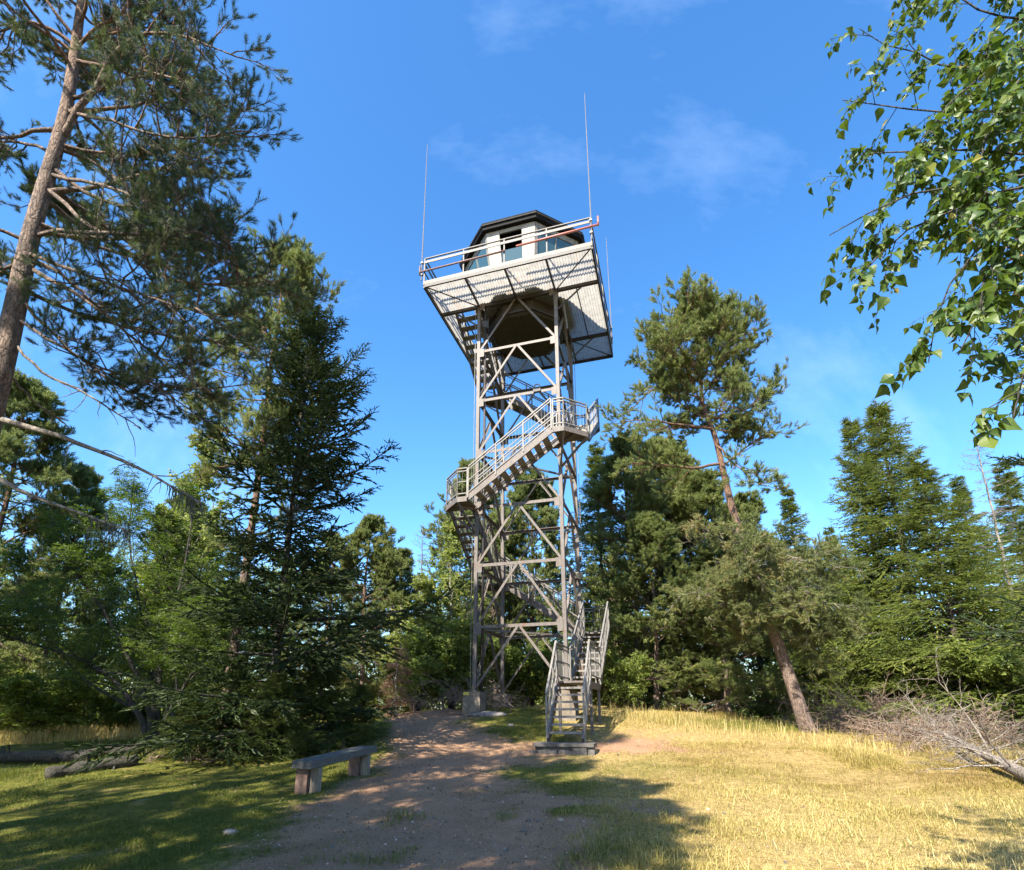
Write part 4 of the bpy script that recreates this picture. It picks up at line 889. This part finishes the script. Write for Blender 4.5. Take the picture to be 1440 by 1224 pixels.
def brush(name, c, spread, n, seed, label, length=(.6, 1.8), matn='twig', up=.25, thick=.014, flat=.5):
    r = np.random.default_rng(seed); root = tag(empty(name, (c[0], c[1], G(c[0], c[1]))), label, 'dead branches')
    x = r.normal(0, spread[0], n); y = r.normal(0, spread[1], n); p = np.stack([x, y, gz(c[0]+x, c[1]+y)-G(c[0], c[1])+r.uniform(.0, flat, n)*np.exp(-(x/spread[0])**2*.5)], 1)
    az = r.uniform(0, 2*PI, n); d = np.stack([np.cos(az), np.sin(az), r.normal(up, .35, n)], 1); L = r.uniform(*length, n); P1 = grow(r, p, d, L, 8, .13, -.05); mb = MB(); tubes_tint(mb, P1, thick*(.4+L*.5), .004, 5)
    p2, d2, i2, t2 = kidsof(r, P1, 7, .15, 1, .8, 1.0); P2 = grow(r, p2, d2, .4*L[i2]*r.uniform(.4, 1.2, len(i2)), 6, .17, -.03); tubes_tint(mb, P2, np.full(len(p2), .010), .004, 4)
    p3, d3, i3, t3 = kidsof(r, P2, 4, .2, 1, .8, 1.0); P3 = grow(r, p3, d3, r.uniform(.08, .32, len(p3)), 4, .2); tubes_tint(mb, P3, np.full(len(p3), .0055), .003, 3)
    mb.build('twigs', M[matn], root, True); return root
def on_ground(px, py): P = ground_at(px, py); return float(P[0]), float(P[1])
brush('brush_pile', on_ground(1232, 1034), (.85, .5), 80, 101, 'tangled pinkish grey heap of dead twigs right of the leaning trunk', up=.45, flat=.55)
brush('brush_pile', (lambda a: (a[0], a[1]+.8))(on_ground(650, 1003)), (.7, .5), 26, 102, 'heap of pale cut branches behind the nearest concrete pier', up=.8, flat=.7, length=(.6, 1.5))
brush('brush_pile', on_ground(1325, 1056), (1.1, .5), 75, 105, 'brown tangle of dead twigs behind the fallen silvery tree', up=.4, flat=.35)
brush('brush_pile', on_ground(1055, 1010), (1.5, .5), 16, 103, 'sparse grey twigs lying on the grassy crest left of the leaning trunk', (.4, 1.1), up=.3, flat=.3)
brush('brush_pile', on_ground(330, 1062), (1.4, .35), 20, 104, 'dead sticks on the moss under the young spruces', (.3, .9), up=.1, flat=.1, thick=.010)
# fallen dead tree at the right edge
a = [ground_at(1475, 1128), ground_at(1380, 1085), ground_at(1300, 1045), ground_at(1225, 1008)]; B0 = a[1].copy(); root = tag(empty('fallen_tree', tuple(B0)), 'fallen silvery dead tree with bare branches lying across the grass at the right edge', 'dead tree')
r = np.random.default_rng(111); tk = trunk_curve([q-B0+[0, 0, z] for q, z in zip(a, (.16, .28, .42, .55))], 24, r, .015); wd = MB(); wd.tubes(tk[None], flare(tk, .10, .02)[None], 9)
n = 64; f = r.uniform(.08, .98, n); p, tn = sample(np.repeat(tk[None], n, 0), f); az = r.uniform(0, 2*PI, n); sd = np.stack([np.cos(az), np.sin(az), r.normal(.35, .4, n)], 1); L = r.uniform(.5, 1.8, n)
P1 = grow(r, p, unit(sd+tn*.5), L, 9, .13, -.05, -.04); tubes_tint(wd, P1, .007+.010*L, .004, 5); wd.build('trunk', M['grey_wood'], root, True); wd = MB()
p2, d2, i2, t2 = kidsof(r, P1, 9, .15, 1, .8, 1.0); P2 = grow(r, p2, d2, .38*L[i2]*r.uniform(.4, 1.3, len(i2)), 6, .16, -.03); tubes_tint(wd, P2, np.full(len(p2), .0075), .003, 4)
p3, d3, i3, t3 = kidsof(r, P2, 4, .2, 1, .8, 1.0); P3 = grow(r, p3, d3, r.uniform(.08, .3, len(p3)), 4, .2, -.03); tubes_tint(wd, P3, np.full(len(p3), .0038), .002, 3); wd.build('branches', M['grey_wood'], root, True)
# fallen logs on the left
def log(pa, pb, rad, lift, label, seed):
    r = np.random.default_rng(seed); A, Bq = ground_at(*pa), ground_at(*pb); c = (A+Bq)/2; pts = trunk_curve([A-c+[0, 0, lift], (A+Bq)/2-c+[0, 0, lift+.02], Bq-c+[0, 0, lift]], 14, r, .012); mb = MB(); mb.tube(pts, rad*(1+.12*r.normal(0, 1, 14).clip(-1, 1)), 10)
    n = 5; p, tn = sample(np.repeat(pts[None], n, 0), r.uniform(.1, .9, n)); mb.tubes(grow(r, p, unit(r.normal(0, 1, (n, 3))+UP), np.full(n, rad*2.2), 3), np.full((n, 3), rad*.16), 5)
    root = tag(empty('fallen_log', tuple(c)), label, 'log'); mb.build('log', M['log'], root, True)
log((-30, 1066), (122, 1066), .13, .10, 'pale topped log lying furthest left at the left edge', 1)
log((60, 1091), (188, 1072), .12, .09, 'thick grey log nearest to the viewer on the left moss', 2)
log((104, 1066), (194, 1056), .13, .11, 'dark log lying behind the thick grey log', 3)

# ---- rocks
def rock(px, py, size, label, seed):
    r = np.random.default_rng(seed); P = ground_at(px, py); nu, nv = 18, 9; u = np.linspace(0, 2*PI, nu, endpoint=False); v = np.linspace(-PI/2, PI/2, nv); Ug, Vg = np.meshgrid(u, v)
    k = 1+.10*np.sin(3*Ug+r.uniform(0, 6))*np.cos(Vg)+.08*np.sin(5*Ug+2*Vg+r.uniform(0, 6))+.05*r.normal(0, 1, Ug.shape)*np.cos(Vg)
    X = np.stack([np.cos(Ug)*np.cos(Vg)*k*size[0], np.sin(Ug)*np.cos(Vg)*k*size[1], np.sin(Vg)*size[2]], -1).reshape(-1, 3); i, j = np.meshgrid(np.arange(nv-1), np.arange(nu), indexing='ij'); j2 = (j+1) % nu
    mb = MB(); mb.add(X, quads=np.stack([i*nu+j, i*nu+j2, (i+1)*nu+j2, (i+1)*nu+j], -1).reshape(-1, 4)); o = mb.build('rock', M['stone'], None, True); o.location = tuple(P+[0, 0, size[2]*.05]); tag(o, label, 'rock')
rock(684, 1006, (.62, .40, .12), 'flat pale rock outcrop at the foot of the nearest concrete pier', 1)
rock(716, 1021, (.10, .08, .06), 'small white stone on the path before the tower', 2)
rock(320, 1168, (.09, .06, .04), 'small grey stone in the shaded grass at the lower left', 3)

# ---- spruce and overhanging birch at the right edge, close to the viewer
plant(spr_dark, HD, 1492, 330, 8.5, 'dark spruce at the right edge behind the hanging birch leaves', rz=2., sx=.85)
B0 = np.array([4.4, 1.4, G(4.4, 1.4)]); root = tree_root('birch_tree', tuple(B0), 'birch whose leafy boughs hang in from the upper right corner')
r = np.random.default_rng(121); wd = MB(); tk = trunk_curve([(0, 0, -.2), (.05, 0, 2), (-.15, .1, 4.5), (-.1, .2, 7)], 16, r, .01); wd.tubes(tk[None], flare(tk, .14, .03)[None], 10)
lb = lambda z, *pts: np.concatenate([[(-.08, .05, z)], [at(a, b, c)-B0 for a, b, c in pts]])
LM = [(lb(4.1, (1460, 130, 2.3), (1330, 100, 2.4), (1260, 70, 2.5), (1215, 45, 2.5)), .016), (lb(3.9, (1450, 170, 2.1), (1330, 165, 2.2), (1250, 155, 2.3), (1190, 145, 2.4)), .016), (lb(3.7, (1450, 230, 2.0), (1330, 215, 2.1), (1250, 208, 2.2), (1195, 225, 2.25)), .018),
      (lb(3.6, (1450, 250, 1.9), (1320, 265, 2.0), (1230, 290, 2.1), (1170, 335, 2.15)), .018), (lb(3.5, (1440, 260, 1.9), (1340, 300, 2.0), (1250, 335, 2.1), (1205, 400, 2.1)), .016), (lb(3.4, (1440, 270, 1.85), (1370, 330, 1.9), (1330, 420, 1.9), (1308, 515, 1.9)), .014),
      (lb(3.3, (1450, 280, 1.75), (1420, 340, 1.8), (1380, 430, 1.8), (1350, 505, 1.8)), .012), (lb(3.2, (1470, 330, 1.7), (1450, 420, 1.65), (1435, 520, 1.6), (1425, 600, 1.6)), .012), (lb(4.5, (1450, 40, 2.3), (1380, 20, 2.3), (1320, -20, 2.4), (1260, -40, 2.5)), .014),
      (lb(3.8, (1430, 100, 2.0), (1400, 180, 1.95), (1380, 240, 1.95), (1370, 330, 1.9)), .012), (lb(4.2, (1440, 20, 2.4), (1410, 60, 2.4), (1380, 90, 2.4), (1330, 130, 2.4)), .012), (lb(4.2, (1470, 90, 1.9), (1440, 120, 1.9), (1410, 150, 1.9), (1390, 200, 1.9)), .012), (lb(3.9, (1440, 180, 2.2), (1400, 220, 2.2), (1350, 250, 2.2), (1310, 300, 2.2)), .012), (lb(3.6, (1460, 260, 1.8), (1430, 300, 1.8), (1410, 350, 1.8), (1400, 420, 1.8)), .012),
      (lb(4.0, (1430, 60, 2.1), (1380, 120, 2.1), (1300, 190, 2.1), (1260, 260, 2.1)), .012)]
P1 = np.stack([trunk_curve(l[0], 16, r, .012) for l in LM]); tubes_tint(wd, P1, [l[1] for l in LM], .0022, 5)
p2, d2, i2, t2 = kidsof(r, P1, 27, .14, .97, .8, .9, .12); P2 = grow(r, p2, d2, r.uniform(.08, .28, len(p2)), 6, .12, -.08); tubes_tint(wd, P2, np.full(len(p2), .0026), .001, 4)
p3, d3, i3, t3 = kidsof(r, P2, 3, .3, 1, .8, .9, .2); P3 = grow(r, p3, d3, r.uniform(.05, .16, len(p3)), 6, .12, -.12); tubes_tint(wd, P3, np.full(len(p3), .0015), .0008, 3); P2 = np.concatenate([P2, P3])
wd.build('trunk', M['dark_bark'], root, True)
pos = []; dr = []
for k in range(6): a_, b_ = sample(P2, np.clip((k+r.uniform(0, 1, len(P2)))/6+.1, 0, 1)); pos.append(a_); dr.append(b_*.5+unit(np.cross(b_, UP)+1e-6)*(1 if k % 2 else -1)*.8)
for k in range(7): a_, b_ = sample(P1, np.full(len(P1), .62+.06*k)); pos.append(a_); dr.append(b_*.5+unit(np.cross(b_, UP))*(1 if k % 2 else -1))
pos = np.concatenate(pos); d = unit(np.concatenate(dr)+r.normal(0, .4, (len(pos), 3))-UP*.65); n = len(pos); L = np.clip(r.lognormal(-3.18, .32, n), .018, .070)
s_ = unit(np.cross(d, unit(r.normal(0, .8, (n, 3))+UP*.6+np.array([0, -.5, 0])))); nn = np.cross(s_, d)
st = np.array([0, .10, .26, .45, .7, 1.]); wv = np.array([.02, .27, .40, .34, .16, .0]); cv = np.array([0, .02, .03, .02, -.03, -.12])
stalk = .012; q0 = pos[:, None]+d[:, None]*(stalk+L[:, None]*st[None])[..., None]+nn[:, None]*(L[:, None]*cv[None])[..., None]
wL = (L[:, None]*wv[None])[..., None]; up_ = nn[:, None]*wL*.30; Lv = q0+s_[:, None]*wL+up_; Rv = q0-s_[:, None]*wL+up_
v = np.stack([Lv, q0, Rv], 2).reshape(n, 18, 3); qd = np.array([[k*3+j, k*3+j+1, k*3+j+4, k*3+j+3] for k in range(5) for j in range(2)])
fol = MB(); fol.add(v.reshape(-1, 3), quads=((np.arange(n)*18)[:, None, None]+qd[None]).reshape(-1, 4), tint=np.repeat(np.clip(.42+r.normal(0, .2, n), 0, 1), 18)); fol.build('crown', M['birch_leaf'], root)

wp = [at(1436+r.normal(0, 16), 350+r.normal(0, 34), 2.3)-B0 for _ in range(70)]; wf = MB(); leaf_cards(r, wf, np.array(wp), r.normal(0, .5, (70, 3))-UP*.6, np.full(70, .07), r.uniform(.3, 1, 70), .34, .2); wf.build('withered_leaves', M['dead_leaf'], root)

# ---- far wood closing the gaps (one mass)
r = np.random.default_rng(131); fw = MB(); T = [shoot_template(r, 9, .5, .26, .07, 1.0) for _ in range(4)]; pos = []; ax = []; tn = []; wdm = MB()
for k in range(130):
    ang = r.uniform(-.95, .95); dist = r.uniform(30, 56); x, y = math.sin(ang)*dist, math.cos(ang)*dist; h = r.uniform(6.5, 10.5); g = G(x, y); n = 420
    u = r.uniform(0, 1, n)**1.25; az = r.uniform(0, 2*PI, n); rad = (.25+2.1*(1-u)**.8)*r.uniform(.45, 1.1, n)
    pos.append(np.stack([x+np.cos(az)*rad, y+np.sin(az)*rad, g+h*(.0+1.0*u)], 1)); ax.append(np.stack([np.cos(az), np.sin(az), r.normal(-.1+.6*u, .35, n)], 1)); tn.append(np.clip(r.normal(.32, .15)+r.normal(0, .15, n), 0, 1))
pos = np.concatenate(pos); place_shoots(r, fw, pos, np.concatenate(ax), r.uniform(.7, 1.3, len(pos)), T, np.concatenate(tn)); o = fw.build('forest', M['spruce_olive']); o['kind'] = 'stuff'; o['label'] = 'far mixed wood closing the gaps between the nearer trees'

# ---- trees beyond the left edge and behind the viewer, whose shade lies on the clearing
pD = tree_root('pine_tree', (-5.6, 1.0, G(-5.6, 1.0)-.05), ''); HD2 = 12.0
pine(pD, 63, trunk_curve([(0, 0, -.2), (.2, .1, 4), (.3, .1, 8), (.1, 0, HD2)], 24), .15, .25, 34, 2.6, ('pine_bark', 'pine_needles'), (16, .18, .10, .018), 7, 5, 3, l2=.4, bare=.3)
SL = 'tall conifer outside the left of the picture, throwing shade over the clearing'; tag(pD, SL, 'tree', 'shade trees outside the picture')
SH = [(pC, HC, -16, 10, 12), (sC, HS, -15.5, 5.5, 13), (pD, HD2, -10.5, 1.5, 12), (pC, HC, -4.9, -1.0, 12), (pD, HD2, -8, -3, 13), (pD, HD2, -8.4, .8, 12.5), (pB, HB, -18, 12, 13), (pD, HD2, -6.6, .3, 15.5)]
for k, (pr, hn, x, y, h) in enumerate(SH):
    o = dup(pr); o.location = (x, y, G(x, y)-.05); s = h/hn; o.scale = (s*1.1, s*1.1, s); o.rotation_euler = (0, 0, k*1.3)
    tag(o, 'tall conifer outside the left of the picture, throwing shade over the clearing', 'tree', 'shade trees outside the picture')
# ================================================================== light, sky, camera
SUN_AZ, SUN_EL = R(212), R(43)                       # compass bearing towards the sun (from +y, clockwise), height
sd = np.array([math.sin(SUN_AZ)*math.cos(SUN_EL), math.cos(SUN_AZ)*math.cos(SUN_EL), math.sin(SUN_EL)])
sun = bpy.data.objects.new('sun', bpy.data.lights.new('sun', 'SUN')); COL.objects.link(sun)
sun.data.energy = 5.0; sun.data.angle = R(.55); sun.data.color = (1, .925, .79)
sun.rotation_euler = Vector(-sd).to_track_quat('-Z', 'Y').to_euler(); sun.location = (-10, -20, 40)
w = bpy.data.worlds.new('World'); sc.world = w; w.use_nodes = True; nt = w.node_tree; bg = nt.nodes['Background']
sky = N(nt, 'ShaderNodeTexSky'); sky.sky_type = 'NISHITA'; sky.sun_disc = False; sky.sun_elevation = SUN_EL; sky.sun_rotation = SUN_AZ
sky.altitude = 300; sky.air_density = 1.0; sky.dust_density = .7; sky.ozone_density = 3.2
# faint cirrus streaks high up
tc = N(nt, 'ShaderNodeTexCoord'); mp = N(nt, 'ShaderNodeMapping'); mp.inputs['Scale'].default_value = (1.2, 3.2, 1.6); mp.inputs['Rotation'].default_value = (0, .5, .6)
nt.links.new(tc.outputs['Generated'], mp.inputs[0]); cn = N(nt, 'ShaderNodeTexNoise', Scale=1.3, Detail=7, Roughness=.62); nt.links.new(mp.outputs[0], cn.inputs['Vector'])
mr = N(nt, 'ShaderNodeMapRange'); mr.inputs[1].default_value = .53; mr.inputs[2].default_value = .95; mr.inputs[4].default_value = .20; nt.links.new(cn.outputs[0], mr.inputs[0])
hs = N(nt, 'ShaderNodeHueSaturation', Saturation=1.25, Value=1.0); nt.links.new(sky.outputs[0], hs.inputs['Color'])
col = mixc(nt, mr.outputs[0], hs.outputs[0], (6.5, 7.4, 8.6)); nt.links.new(col, bg.inputs[0]); bg.inputs[1].default_value = .135

cam = bpy.data.objects.new('camera', bpy.data.cameras.new('camera')); COL.objects.link(cam); sc.camera = cam
cam.location = (0, 0, EYE)
cam.matrix_world = Matrix.Translation((0, 0, EYE)) @ Matrix.Rotation(PI/2+PITCH, 4, 'X') @ Matrix.Rotation(ROLL, 4, 'Z')
cam.data.sensor_fit = 'HORIZONTAL'; cam.data.sensor_width = 36; cam.data.lens = 36*FOC/1440; cam.data.shift_y = (CYP-612)/1440
cam.data.clip_end = 6000; cam.data.clip_start = .05
sc.view_settings.view_transform = 'Standard'; sc.view_settings.look = 'None'; sc.view_settings.gamma = 1; sc.view_settings.exposure = 1.62
sc.render.resolution_x, sc.render.resolution_y = 1024, 870
sc.cycles.max_bounces = 6; sc.cycles.diffuse_bounces = 3; sc.cycles.transmission_bounces = 3; sc.cycles.transparent_max_bounces = 4; sc.cycles.glossy_bounces = 2
sc.cycles.use_denoising = True; sc.cycles.use_adaptive_sampling = True; sc.cycles.adaptive_threshold = .015; sc.cycles.sample_clamp_indirect = 6
